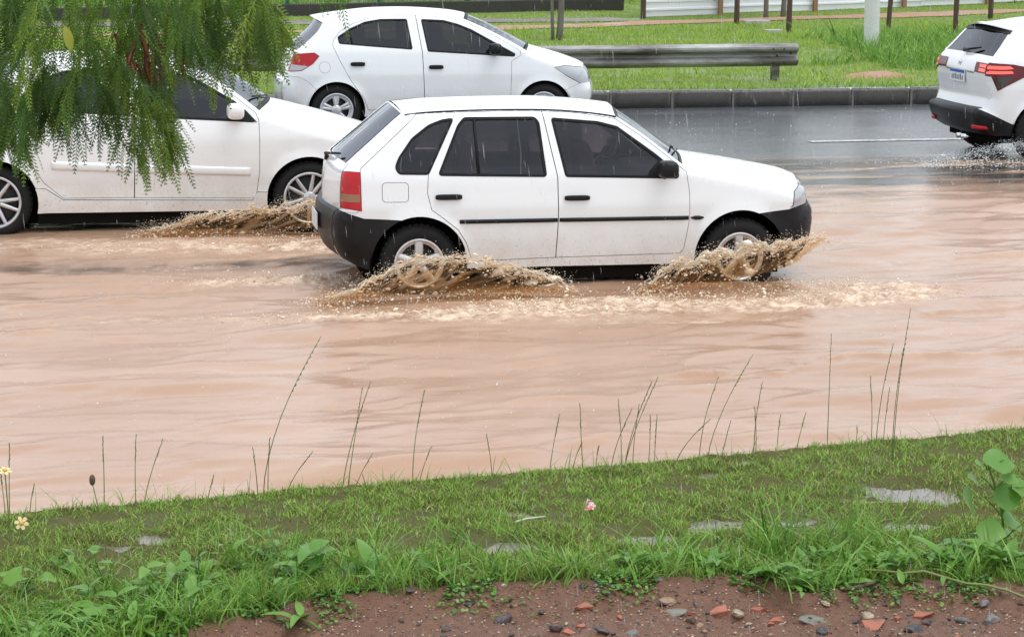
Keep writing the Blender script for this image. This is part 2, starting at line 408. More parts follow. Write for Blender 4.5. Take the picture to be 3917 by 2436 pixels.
def wheel(parent, x, y, zc, rt, rr, wd, style, side):
    """tyre is the wheel's own mesh, the rim its child; outer face at y*side"""
    s = side; o = y
    prof = [(rr-.012, o-wd), (rr, o-wd), (rt-.05, o-wd-.008), (rt-.012, o-wd+.012), (rt, o-wd+.03), (rt, o-.03), (rt-.012, o-.012), (rt-.05, o+.008), (rr+.012, o+.002), (rr, o-.006), (rr-.008, o-.02)]
    mb = MB(); mb.lathe([(r, h*s) for r, h in prof], 40, 'y', (x, 0, zc))
    for k in range(40):   # tread blocks
        an = 2*math.pi*(k+.5)/40
        for q in (-.6, 0, .6):
            c = Vector((x+(rt+.001)*math.cos(an), s*(o-wd/2+q*wd*.45), zc+(rt+.001)*math.sin(an))); t = Vector((-math.sin(an), 0, math.cos(an))); nn = Vector((math.cos(an), 0, math.sin(an))); yy = Vector((0, 1, 0))
            P = [c+t*a*rt*.055+yy*b*wd*.11+nn*h for h in (-.004, .004) for a, b in ((-1, -1), (1, -1), (1, 1), (-1, 1))]
            mb.add(P, [(4, 5, 6, 7), (0, 1, 5, 4), (1, 2, 6, 5), (2, 3, 7, 6), (3, 0, 4, 7)])
    wo_ = mb.obj('wheel', 'tyre', parent)
    rb = MB(); yo = o-.012
    rb.lathe([(rr+.004, s*(o-.004)), (rr-.004, s*(o+.004)), (rr-.014, s*(o+.002)), (rr-.022, s*(o-.02)), (rr-.026, s*(o-wd*.8))], 40, 'y', (x, 0, zc))
    def spoke(an, wa, wb, r0, r1, y0, y1, th=.02):
        u = Vector((math.cos(an), 0, math.sin(an))); t = Vector((-math.sin(an), 0, math.cos(an))); c = Vector((x, 0, zc)); P = []
        for r, w_, yy in ((r0, wa, y0), ((r0+r1)/2, (wa+wb)/2, (y0+y1)/2+.006), (r1, wb, y1)):
            for sg, dy in ((-1, -th), (-.7, 0), (.7, 0), (1, -th)): P.append(c+u*r+t*sg*w_+Vector((0, s*(yy+dy), 0)))
        f = []
        for i in range(2):
            for k in range(3): f.append((i*4+k, i*4+k+1, (i+1)*4+k+1, (i+1)*4+k))
        rb.add(P, f)
    if style == 'cap5':      # five broad paired spokes
        for k in range(5):
            a = 2*math.pi*k/5+.35; spoke(a-.14, .019, .026, .04, rr-.012, yo+.0, yo-.004); spoke(a+.14, .019, .026, .04, rr-.012, yo, yo-.004)
        rb.lathe([(0.0, s*(yo+.008)), (.035, s*(yo+.008)), (.062, s*(yo-.002)), (.066, s*(yo-.03))], 24, 'y', (x, 0, zc))
        rb.lathe([(rr-.05, s*(yo-.008)), (rr-.028, s*(yo-.001)), (rr-.012, s*(yo+.002))], 40, 'y', (x, 0, zc))
    elif style == 'multi':   # ten slim alloy spokes in pairs
        for k in range(10):
            a = 2*math.pi*k/10+(.07 if k % 2 else -.07)+.2; spoke(a, .020, .015, .045, rr-.012, yo-.012, yo-.002)
        rb.lathe([(0.0, s*(yo-.004)), (.04, s*(yo-.004)), (.058, s*(yo-.014)), (.062, s*(yo-.04))], 24, 'y', (x, 0, zc))
    else:                    # three-spoke-look hub cap with broad arms
        for k in range(5):
            a = 2*math.pi*k/5+math.pi/2; spoke(a, .028, .036, .04, rr-.012, yo+.006, yo)
        rb.lathe([(0.0, s*(yo+.012)), (.04, s*(yo+.010)), (.055, s*(yo-.01))], 24, 'y', (x, 0, zc))
        rb.lathe([(rr-.034, s*(yo-.004)), (rr-.012, s*(yo+.002))], 40, 'y', (x, 0, zc))
    rb.obj('rim', 'alloy', wo_)
    db = MB(); db.lathe([(0.0, s*(o-.075)), (rr-.05, s*(o-.07)), (rr-.03, s*(o-.09))], 28, 'y', (x, 0, zc)); db.obj('brake_disc', 'darkmetal', wo_)
    return wo_

def superell(c, rx, ry, rz, e=.6, nu=20, nv=12, T=None):
    v = []; f = []
    sp = lambda a, p: math.copysign(abs(a)**p, a)
    for i in range(nv+1):
        th = -math.pi/2+math.pi*i/nv
        for k in range(nu):
            ph = 2*math.pi*k/nu; p = (rx*sp(math.cos(th), e)*sp(math.cos(ph), e), ry*sp(math.cos(th), e)*sp(math.sin(ph), e), rz*sp(math.sin(th), e))
            if T: p = T(p)
            v.append((p[0]+c[0], p[1]+c[1], p[2]+c[2]))
    for i in range(nv):
        for k in range(nu): f.append((i*nu+k, i*nu+(k+1) % nu, (i+1)*nu+(k+1) % nu, (i+1)*nu+k))
    return v, f

def build_car(sp):
    root = empty(sp['name'], sp['loc'], R(sp['yaw'])); tag(root, sp['label'], 'car', sp.get('group'))
    c = Car(sp['segs'], sp['bottom'], sp['arches'], sp['Yk'], sp['taper'], sp.get('grid', .04)); PM = sp['paint']; g = .0045
    big = [(-3, -1), (3, -1), (3, 3), (-3, 3)]
    doors = sp['doors']; parts = sp['sideparts']
    for side in (-1, 1):
        cuts = [offset_poly(d['poly'], g) for d in doors]+[offset_poly(p['poly'], p.get('gap', .003)) for p in parts if p.get('cut', True)]+[q for q in sp.get('bodywindows', [])]
        if side == -1: bgeo = [c.panel(big, cuts, 0, .014, side)]
        else: bgeo.append(c.panel(big, cuts, 0, .014, side))
        for d in doors:
            do = obj('door', c.panel(d['poly'], [d['window']]+d.get('cuts', []), .0005, .02, side), PM, root)
            obj('window', c.panel(offset_poly(d['window'], .004), [], -.009, 0, side), sp['glass'], do)
            obj('window_seal', c.panel(offset_poly(d['window'], .011), [offset_poly(d['window'], -.009)], .002, .008, side), 'rubber', do)
            if 'divider' in d:
                (x0, z0), (x1, z1) = d['divider']; v, f = c.bar([(x0, z0), (x1, z1)], .03, .004, side)
                mb = MB(); ps = [c.surf(np.array(x0+(x1-x0)*t), np.array(z0+(z1-z0)*t), -.004) for t in (0, .5, 1)]
                mb.tube([(p[0], side*p[1], p[2]) for p in ps], .011, 6); mb.obj('window_divider', 'rubber', do)
            hx0, hx1, hz, hh, hm = d['handle']
            p = c.surf(np.array((hx0+hx1)/2), np.array(hz), 0)
            obj('handle_recess', c.panel(round_poly([(hx0+.03, hz-hh*.4), (hx1-.03, hz-hh*.4), (hx1-.045, hz+hh*1.1), (hx0+.045, hz+hh*1.1)], .02), [], .0012, 0, side), sp.get('recess', PM), do)
            o_ = obj('door_handle', superell((p[0], side*(p[1]+.016), p[2]), (hx1-hx0)/2, .014, hh/2, .45), hm, do)
            if d.get('mould'): obj('side_moulding', c.bar(d['mould'], sp['mould_h'], .016, side), sp['mould_m'], do)
        if sp.get('fender_mould'): obj('side_moulding', c.bar(sp['fender_mould'], sp['mould_h'], .016, side, True), sp['mould_m'], root)
        for q in sp.get('bodywindows', []):
            obj('quarter_window', c.panel(offset_poly(q, .004), [], -.008, 0, side), sp['glass'], root)
            obj('quarter_window_seal', c.panel(offset_poly(q, .009), [offset_poly(q, -.008)], .002, .008, side), 'rubber', root)
        for p in parts:
            if p.get('strip'): continue
            geo = c.panel(p['poly'], [offset_poly(x, .002) for x in p.get('cuts', [])], p.get('off', .003), p.get('rim', .012), side)
            if not geo[0]: continue
            o_ = obj(p['name'], geo, p.get('m', PM), root)
            for nm, q, m_, of in p.get('subs', []): obj(nm, c.panel(q, [], of, .006, side), m_, o_)
        if sp.get('drip'):
            i0, i1 = c.segs['roof']; pp = c.P[i0:i1:2]; t = c.surf(pp[:, 0], pp[:, 1]-.006, .0)
            mb = MB(); mb.tube([(a, side*(b+.003), d_) for a, b, d_ in t], .007, 6); mb.obj('drip_moulding', 'rubber', root)
        mx, mz, ml, mh = sp['mirror']; p = c.surf(np.array(mx), np.array(mz), 0); yy = float(p[1])
        mo = obj('mirror', superell((mx+.02, side*(yy+.13), mz+.03), .065, .10, mh/2, .62, T=lambda q: (q[0]*(1.15-.5*q[1]*side)+abs(q[1])*.15, q[1], q[2]*(1-.8*max(0, -q[1]*side)))), sp['mirror_m'], root)
        mb = MB(); mb.tube([(mx+.03, side*(yy-.01), mz-.04), (mx+.03, side*(yy+.04), mz-.025), (mx+.025, side*(yy+.10), mz-.005)], [.03, .024, .028], 8); mb.obj('mirror_arm', 'black', mo)
        if 'mirror_tri' in sp: obj('mirror_base', c.panel(sp['mirror_tri'], [], .006, .006, side), 'black', root)
    obj('body', join_geo(*bgeo), PM, root)
    # strips with their side pieces
    for p in parts:
        if not p.get('strip'): continue
        geo = [c.panel(p['poly'], [offset_poly(x, .003) for x in p.get('cuts', [])], .003, .01, sd_) for sd_ in (-1, 1)]+[c.strip(n_, off=.003, a=a_, b=b_) for n_, a_, b_ in p['strip']]
        o_ = obj(p['name'], join_geo(*geo), p.get('m', PM), root)
    for nm, seg, m_, kw in sp['strips']:
        obj(nm, join_geo(*[c.strip(seg, **k) for k in (kw if isinstance(kw, list) else [kw])]), m_, root)
    # wheels, liners, underside
    for i, (xc, zc, Ra, zl) in enumerate(c.arches):
        for side in (-1, 1):
            wheel(root, xc, sp['track'], sp['rt'], sp['rt'], sp['rr'], .185, sp['wheel'], side)
            mb = MB(); o_ = float(np.interp(zc+Ra, c.zt, c.yt))-.035
            mb.lathe([(Ra+.012, side*o_), (Ra+.012, side*(o_-.24)), (.06, side*(o_-.24))], 20, 'y', (xc, 0, zc), -.25, math.pi+.25); mb.obj('wheel_arch_liner', 'under', root)
    x0, x1 = sp['floor']; mb = MB(); yf = sp['track']-.22
    fl = sp.get('floor_z', .13); mb.box((x0, -yf, fl), (x1, yf, .40)); mb.box((c.arches[0][0]+.36, -yf-.17, fl+.015), (c.arches[1][0]-.36, yf+.17, .34)); mb.obj('underbody', 'under', root, False)
    # cabin
    for sx in sp['seats']:
        for y in (-.36, .36):
            o_ = obj('seat', join_geo(superell((sx-.24, y, .86), .085, .23, .30, .6, T=lambda q: (q[0]-q[2]*.22, q[1], q[2])), superell((sx+.02, y, .52), .27, .24, .10, .5), superell((sx-.33, y, 1.22), .05, .12, .075, .7)), 'fabric', root)
    dx = sp['dash']; v, f = superell((dx, 0, .80), .20, c.yt.max()-.12, .13, .5); obj('dashboard', (v, f), 'trim', root)
    mb = MB(); ct = Vector((dx-.30, .36, .93)); ax = Vector((-.85, 0, .5)).normalized(); e1 = Vector((0, 1, 0)); e2 = ax.cross(e1)
    mb.tube([ct+(e1*math.cos(a)+e2*math.sin(a))*.18 for a in np.linspace(0, 2*math.pi, 25)], .014, 6); mb.tube([ct-e1*.17, ct+e1*.17], .012, 6); mb.tube([ct, ct-ax*.3], .02, 6); mb.obj('steering_wheel', 'trim', root)
    return root, c
# ------------------------------------------------------------------ the four cars
def gol():
    tail = [(-1.665, .972), (-1.744, .975), (-2.1, .93), (-2.1, .72), (-1.752, .706), (-1.661, .692)]
    head = [(1.63, .656), (1.655, .665), (1.67, .775), (1.74, .82), (2.1, .84), (2.1, .680), (1.79, .676)]
    fb = [(2.1, .1), (2.1, .676), (1.80, .672), (1.655, .652), (1.62, .642), (1.396, .622), (1.25, .60), (1.25, .1)]
    rb = [(-2.2, .1), (-2.2, .69), (-1.80, .682), (-1.643, .632), (-1.386, .620), (-1.2, .60), (-1.2, .1)]
    tg = [(-1.205, 1.47), (-1.215, 1.392), (-1.658, 1.003), (-1.668, .974), (-1.672, .70), (-1.70, .678), (-2.2, .70), (-2.2, 1.47)]
    qw = round_poly([(-.962, 1.349), (-1.165, .960), (-1.379, .964), (-1.401, 1.006), (-1.374, 1.07), (-1.269, 1.209), (-1.141, 1.302), (-1.04, 1.339)], .02)
    fuel = round_poly([(-1.505, .896), (-1.505, .757), (-1.315, .757), (-1.315, .896)], .03)
    sp = dict(name='hatchback_car', label='white older hatchback with black bumpers ploughing through the brown flood water, nearest car', loc=(4.291, 17.578, -.087), yaw=-2.36, paint='paint', glass='glass',
        group='white cars driving along the flooded road', Yk=[(.15, .765), (.3, .782), (.5, .803), (.70, .806), (.78, .796), (.93, .780), (1.40, .60)], taper=((.7, 1.95, .10), (-.9, -1.9, .07)),
        arches=[(-1.2325, .29, .358, .25), (1.2325, .29, .362, .25)], bottom=[(-1.62, .25), ('arch', 0), ('arch', 1), (1.62, .24)],
        segs=[('front_bumper', [(1.74, .24), (1.82, .33), (1.86, .46), (1.865, .60), (1.845, .655), (1.815, .676)], .2, .22, (.09, 0), (.10, 0)),
              ('nose', [(1.815, .676), (1.81, .73), (1.79, .785), (1.745, .818)], .22, .16, (.10, 0), (.09, .03)),
              ('hood', [(1.745, .818), (1.66, .845), (1.53, .872), (1.27, .918), (1.01, .958), (.80, .985)], .15, .06, (.09, .03), (.09, .045)),
              ('windscreen', [(.80, .985), (.641, 1.107), (.472, 1.236), (.29, 1.358)], .035, .035, (.10, .045), (.06, .045)),
              ('roof', [(.29, 1.358), (.19, 1.374), (.03, 1.393), (-.23, 1.412), (-.6, 1.416), (-.93, 1.410), (-1.15, 1.400), (-1.31, 1.383)], .05, .09, (.06, .05), (-.02, .04)),
              ('rear_window', [(-1.31, 1.383), (-1.385, 1.325), (-1.57, 1.168), (-1.745, 1.02)], .10, .10, (-.03, .035), (-.05, .02)),
              ('tailgate', [(-1.745, 1.02), (-1.79, .955), (-1.803, .86), (-1.807, .76), (-1.805, .69)], .09, .10, (-.055, .02), (-.07, 0)),
              ('rear_bumper', [(-1.805, .69), (-1.85, .66), (-1.862, .56), (-1.855, .45), (-1.81, .34), (-1.73, .28)], .14, .20, (-.07, 0), (-.05, 0))],
        doors=[dict(poly=[(-.938, 1.392), (-.95, 1.365), (-1.162, .949), (-1.17, .819), (-1.141, .697), (-1.055, .634), (-.944, .546), (-.881, .445), (-.842, .325), (-.817, .306), (-.204, .32), (-.189, .618), (-.193, .923), (-.282, 1.394), (-.6, 1.398)],
                    window=round_poly([(-.872, 1.352), (-.343, 1.350), (-.315, 1.317), (-.281, .935), (-1.079, .954), (-.919, 1.3)], .02), divider=((-.80, 1.35), (-.785, .96)), handle=(-1.117, -.915, .79, .042, 'black'), mould=[(-.934, .604), (-.192, .604)]),
               dict(poly=[(-.275, 1.394), (-.186, .923), (-.182, .618), (-.197, .32), (.763, .332), (.787, .373), (.824, .6), (.822, .786), (.80, .945), (.63, 1.086), (.46, 1.216), (.28, 1.336), (.18, 1.352), (.03, 1.374), (-.1, 1.388)],
                    window=round_poly([(-.205, 1.342), (.14, 1.312), (.285, 1.275), (.564, 1.075), (.735, .93), (.728, .908), (-.122, .932)], .015), handle=(-.143, .053, .768, .040, 'black'), mould=[(-.178, .604), (.818, .602)])],
        fender_mould=[(.834, .602), (.936, .601)], mould_h=.030, mould_m='black', bodywindows=[qw], recess='paint',
        sideparts=[dict(name='front_bumper', poly=fb, strip=[('front_bumper', 0, 1)], m='black', cuts=[]), dict(name='rear_bumper', poly=rb, strip=[('rear_bumper', 0, 1)], m='black'),
                   dict(name='tailgate', poly=tg, strip=[('tailgate', 0, 1)], cuts=[tail, rb]),
                   dict(name='tail_lamp', poly=tail, m='red', off=.004, subs=[('reverse_lens', [(-1.67, .812), (-1.672, .755), (-2.1, .765), (-2.1, .825)], 'amber', .0065)]),
                   dict(name='headlamp', poly=head, m='clear', off=.002, gap=.007), dict(name='fuel_flap', poly=fuel, off=.0005, gap=.004)],
        strips=[('grille', 'nose', 'black', dict(smin=-.55, smax=.55)), ('headlamp_lens', 'nose', 'clear', [dict(smin=-1, smax=-.56, n=9)]), ('headlamp_lens', 'nose', 'clear', [dict(smin=.56, smax=1, n=9)]),
                ('hood', 'hood', 'paint', {}), ('windscreen', 'windscreen', 'screen', dict(off=-.004)), ('windscreen_seal', 'windscreen', 'rubber', [dict(smin=-1, smax=-.955, n=3, off=.001), dict(smin=.955, smax=1, n=3, off=.001), dict(a=0, b=.07), dict(a=.94, b=1)]),
                ('roof', 'roof', 'paint', {}), ('rear_window', 'rear_window', 'screen', dict(smin=-.86, smax=.86, off=-.004, a=.05)), ('tailgate_frame', 'rear_window', 'paint', [dict(smin=-1, smax=-.86, n=4), dict(smin=.86, smax=1, n=4), dict(a=0, b=.06)]),
                ('rear_window_seal', 'rear_window', 'rubber', dict(smin=-.875, smax=-.845, n=3, off=.002, a=.05)), ('rear_window_seal', 'rear_window', 'rubber', dict(smin=.845, smax=.875, n=3, off=.002, a=.05))],
        track=.775, rt=.29, rr=.185, wheel='cap', floor=(-1.6, 1.6), seats=(.35, -.55), dash=.72, mirror=(.60, .955, .12, .13), mirror_m='black', mirror_tri=[(.735, .932), (.60, 1.045), (.52, .96), (.50, .918), (.728, .908)], drip=True)
    root, c = build_car(sp)
    # rear wiper, emblem and plate
    mb = MB(); a = c.strip_pt('tailgate', .05, -.02); b = c.strip_pt('rear_window', .93, -.52)
    mb.tube([a+Vector((-.035, 0, .0)), a+Vector((-.05, -.05, .02)), b+Vector((-.02, 0, .012))], [.018, .012, .008], 6); mb.tube([a+Vector((-.03, .02, -.01)), a+Vector((-.03, .02, -.04))], .022, 8); mb.obj('rear_wiper', 'black', root)
    p = c.strip_pt('tailgate', .45, 0)
    mb = MB(); ring = [p+Vector((-.004, .045*math.cos(t), .045*math.sin(t))) for t in np.linspace(0, 2*math.pi, 21)]; mb.tube(ring, .004, 5)
    for q in ([(-.030, .03), (-.012, .004), (0, .02), (.012, .004), (.030, .03)], [(-.034, .02), (-.014, -.036), (0, -.006), (.014, -.036), (.034, .02)]): mb.tube([p+Vector((-.004, y, z)) for y, z in q], .0035, 5)
    mb.obj('emblem', 'chrome', root)
    p = c.strip_pt('rear_bumper', .42, 0)
    plate(root, p+Vector((-.012, 0, 0)), -1)
    for y in (-.25, .1):  # windscreen wipers
        mb = MB(); i0 = c.strip_pt('windscreen', .03, y); i1 = c.strip_pt('windscreen', .16, y-.55 if y < 0 else y-.6); mb.tube([i0+Vector((.01, 0, .01)), i1+Vector((.012, 0, .012))], .008, 5); mb.obj('windscreen_wiper', 'black', root)
    return root
def empty_part(n, r):
    o = bpy.data.objects.new(n+'_tmp', None); COL.objects.link(o); return o
def plate(root, p, sx, band=False, tilt=0., text=None):
    """registration plate on the rear: 0.40 x 0.13, facing -x"""
    T = lambda q: (p.x+sx*(.004+q[0])+tilt*q[2], p.y+q[1], p.z+q[2])
    mb = MB(); mb.box((-.004, -.2, -.065), (.004, .2, .065), T); o = mb.obj('licence_plate', 'platewhite', root, False)
    if band: mb = MB(); mb.box((.004, -.2, .033), (.0055, .2, .065), T); mb.obj('plate_band', 'plateblue', o, False)
    if text:
        for k in range(7):
            q = MB(); a = -.165+k*.048; hh = .030+.006*(k*5 % 3); q.box((.0042, a, -.045), (.0052, a+.026, -.045+hh*1.6), T); q.obj('plate_character', 'ink', o, False)
    if False:
        cu = bpy.data.curves.new('plate_text', 'FONT'); cu.body = text; cu.size = .088; cu.align_x = 'CENTER'; cu.align_y = 'CENTER'; cu.extrude = .0006; cu.space_character = 1.12
        t = bpy.data.objects.new('tmp', cu); COL.objects.link(t); dg = bpy.context.evaluated_depsgraph_get(); me = bpy.data.meshes.new_from_object(t.evaluated_get(dg)); bpy.data.objects.remove(t)
        me.transform(Matrix.Translation((p.x+sx*.0095, p.y, p.z-.016)) @ Matrix(((0, 0, sx, 0), (sx, 0, 0, 0), (0, 1, 0, 0), (0, 0, 0, 1))))
        obj('plate_lettering', me, 'ink', o)
    return o

def onix():
    tail = [(-1.766, .968), (-1.523, .985), (-1.466, .945), (-1.543, .855), (-1.679, .773), (-1.82, .761), (-2.1, .77), (-2.1, .965)]
    head = [(1.393, .796), (1.531, .815), (1.738, .785), (2.1, .775), (2.1, .61), (1.722, .605), (1.566, .685)]
    fb = [(2.2, .1), (2.2, .615), (1.85, .61), (1.72, .60), (1.62, .56), (1.5, .5), (1.3, .45), (1.3, .1)]
    rb = [(-2.2, .1), (-2.2, .71), (-1.85, .705), (-1.72, .70), (-1.60, .64), (-1.5, .54), (-1.3, .45), (-1.3, .1)]
    fuel = [(-1.402+.066*math.cos(t), .813+.066*math.sin(t)) for t in np.linspace(0, 2*math.pi, 20)[:-1]]
    sp = dict(name='hatchback_car', label='white rounded hatchback with white bumpers beside the guardrail in the farthest lane', loc=(5.290, 28.499, .022), yaw=-3.35, paint='paint', glass='glassdark', group='white cars driving along the flooded road',
        Yk=[(.15, .79), (.3, .812), (.5, .832), (.72, .838), (.86, .822), (1.0, .80), (1.45, .60)], taper=((.8, 1.95, .12), (-.9, -1.95, .09)),
        arches=[(-1.264, .30, .342, .22), (1.264, .30, .342, .22)], bottom=[(-1.65, .24), ('arch', 0), ('arch', 1), (1.65, .21)],
        segs=[('front_bumper', [(1.80, .20), (1.87, .30), (1.905, .42), (1.905, .53), (1.875, .62)], .2, .22, (.10, 0), (.10, 0)),
              ('nose', [(1.875, .62), (1.85, .70), (1.79, .775)], .22, .2, (.10, 0), (.09, .03)),
              ('hood', [(1.79, .775), (1.70, .812), (1.48, .885), (1.22, .955), (1.06, .995)], .18, .06, (.09, .03), (.10, .05)),
              ('windscreen', [(1.06, .995), (.97, 1.047), (.804, 1.141), (.554, 1.268), (.303, 1.375)], .04, .04, (.12, .05), (.08, .05)),
              ('roof', [(.303, 1.375), (.18, 1.402), (-.036, 1.424), (-.29, 1.438), (-.545, 1.438), (-.8, 1.425), (-1.08, 1.39), (-1.30, 1.355), (-1.40, 1.33)], .05, .06, (.08, .05), (-.12, .06)),
              ('rear_window', [(-1.40, 1.33), (-1.47, 1.22), (-1.60, 1.10), (-1.72, 1.01)], .05, .07, (-.06, .03), (-.09, .03)),
              ('tailgate', [(-1.72, 1.01), (-1.775, .95), (-1.80, .86), (-1.83, .77), (-1.85, .705)], .08, .14, (-.08, .01), (-.07, 0)),
              ('rear_bumper', [(-1.85, .705), (-1.895, .62), (-1.905, .50), (-1.88, .38), (-1.80, .27)], .16, .2, (-.06, 0), (-.06, 0))],
        doors=[dict(poly=[(-1.285, 1.14), (-1.30, 1.07), (-1.224, .902), (-1.094, .663), (-.926, .43), (-.88, .30), (-.21, .30), (-.208, .512), (-.228, .98), (-.291, 1.415), (-.545, 1.415), (-.8, 1.40), (-1.03, 1.335), (-1.2, 1.235)],
                    window=round_poly([(-1.231, 1.165), (-1.076, 1.262), (-.904, 1.335), (-.716, 1.366), (-.403, 1.368), (-.352, 1.029), (-.815, 1.064), (-1.217, 1.098)], .015), divider=((-1.09, 1.26), (-1.07, 1.08)), handle=(-1.096, -.92, .852, .05, 'black')),
               dict(poly=[(-.283, 1.415), (-.22, .98), (-.20, .512), (-.20, .30), (.84, .30), (.851, .504), (.86, .88), (.97, .945), (.97, 1.0), (.79, 1.108), (.545, 1.238), (.29, 1.350), (.15, 1.38), (-.05, 1.402)],
                    window=round_poly([(-.213, 1.364), (.047, 1.352), (.215, 1.308), (.383, 1.242), (.614, 1.115), (.90, .958), (.89, .94), (-.15, 1.004)], .012), handle=(-.15, .026, .812, .05, 'black'))],
        mould_h=.03, mould_m='paint',
        sideparts=[dict(name='front_bumper', poly=fb, strip=[('front_bumper', 0, 1)], cuts=[head]), dict(name='rear_bumper', poly=rb, strip=[('rear_bumper', 0, 1)]),
                   dict(name='tail_lamp', poly=tail, m='red', off=.004, subs=[('reverse_lens', [(-1.815, .768), (-1.679, .780), (-1.60, .825), (-1.79, .845)], 'clear', .0065)]),
                   dict(name='headlamp', poly=head, m='clear', off=.002, gap=.007), dict(name='fuel_flap', poly=fuel, off=.0005, gap=.003)],
        strips=[('grille', 'nose', 'black', dict(smin=-.5, smax=.5)), ('headlamp_lens', 'nose', 'clear', [dict(smin=-1, smax=-.5, n=9)]), ('headlamp_lens', 'nose', 'clear', [dict(smin=.5, smax=1, n=9)]),
                ('hood', 'hood', 'paint', {}), ('windscreen', 'windscreen', 'screen', dict(off=-.004)), ('windscreen_seal', 'windscreen', 'rubber', [dict(smin=-1, smax=-.955, n=3, off=.001), dict(smin=.955, smax=1, n=3, off=.001), dict(a=0, b=.07), dict(a=.95, b=1)]),
                ('roof', 'roof', 'paint', {}), ('rear_window', 'rear_window', 'glassdark', dict(smin=-.93, smax=.93, off=-.003)), ('tailgate_frame', 'rear_window', 'paint', [dict(smin=-1, smax=-.93, n=3), dict(smin=.93, smax=1, n=3)]),
                ('tailgate', 'tailgate', 'paint', {})],
        track=.80, rt=.30, rr=.200, wheel='cap5', floor=(-1.65, 1.65), seats=(.35, -.6), dash=.80, mirror=(.62, 1.00, .12, .14), mirror_m='black', mirror_tri=[(.88, .945), (.73, 1.045), (.66, 1.0), (.66, .957)], recess='paint')
    root, c = build_car(sp)
    mb = MB(); a = c.strip_pt('tailgate', .02, 0); b = c.strip_pt('rear_window', .85, -.4); mb.tube([a+Vector((-.03, 0, 0)), b+Vector((-.02, 0, .012))], [.016, .008], 6); mb.obj('rear_wiper', 'black', root)
    plate(root, c.strip_pt('tailgate', .75, 0)+Vector((-.008, 0, 0)), -1)
    mb = MB(); i0 = c.strip_pt('windscreen', .04, -.2); i1 = c.strip_pt('windscreen', .14, -.75); mb.tube([i0+Vector((.01, 0, .01)), i1+Vector((.012, 0, .012))], .008, 5); mb.obj('windscreen_wiper', 'black', root)
    return root

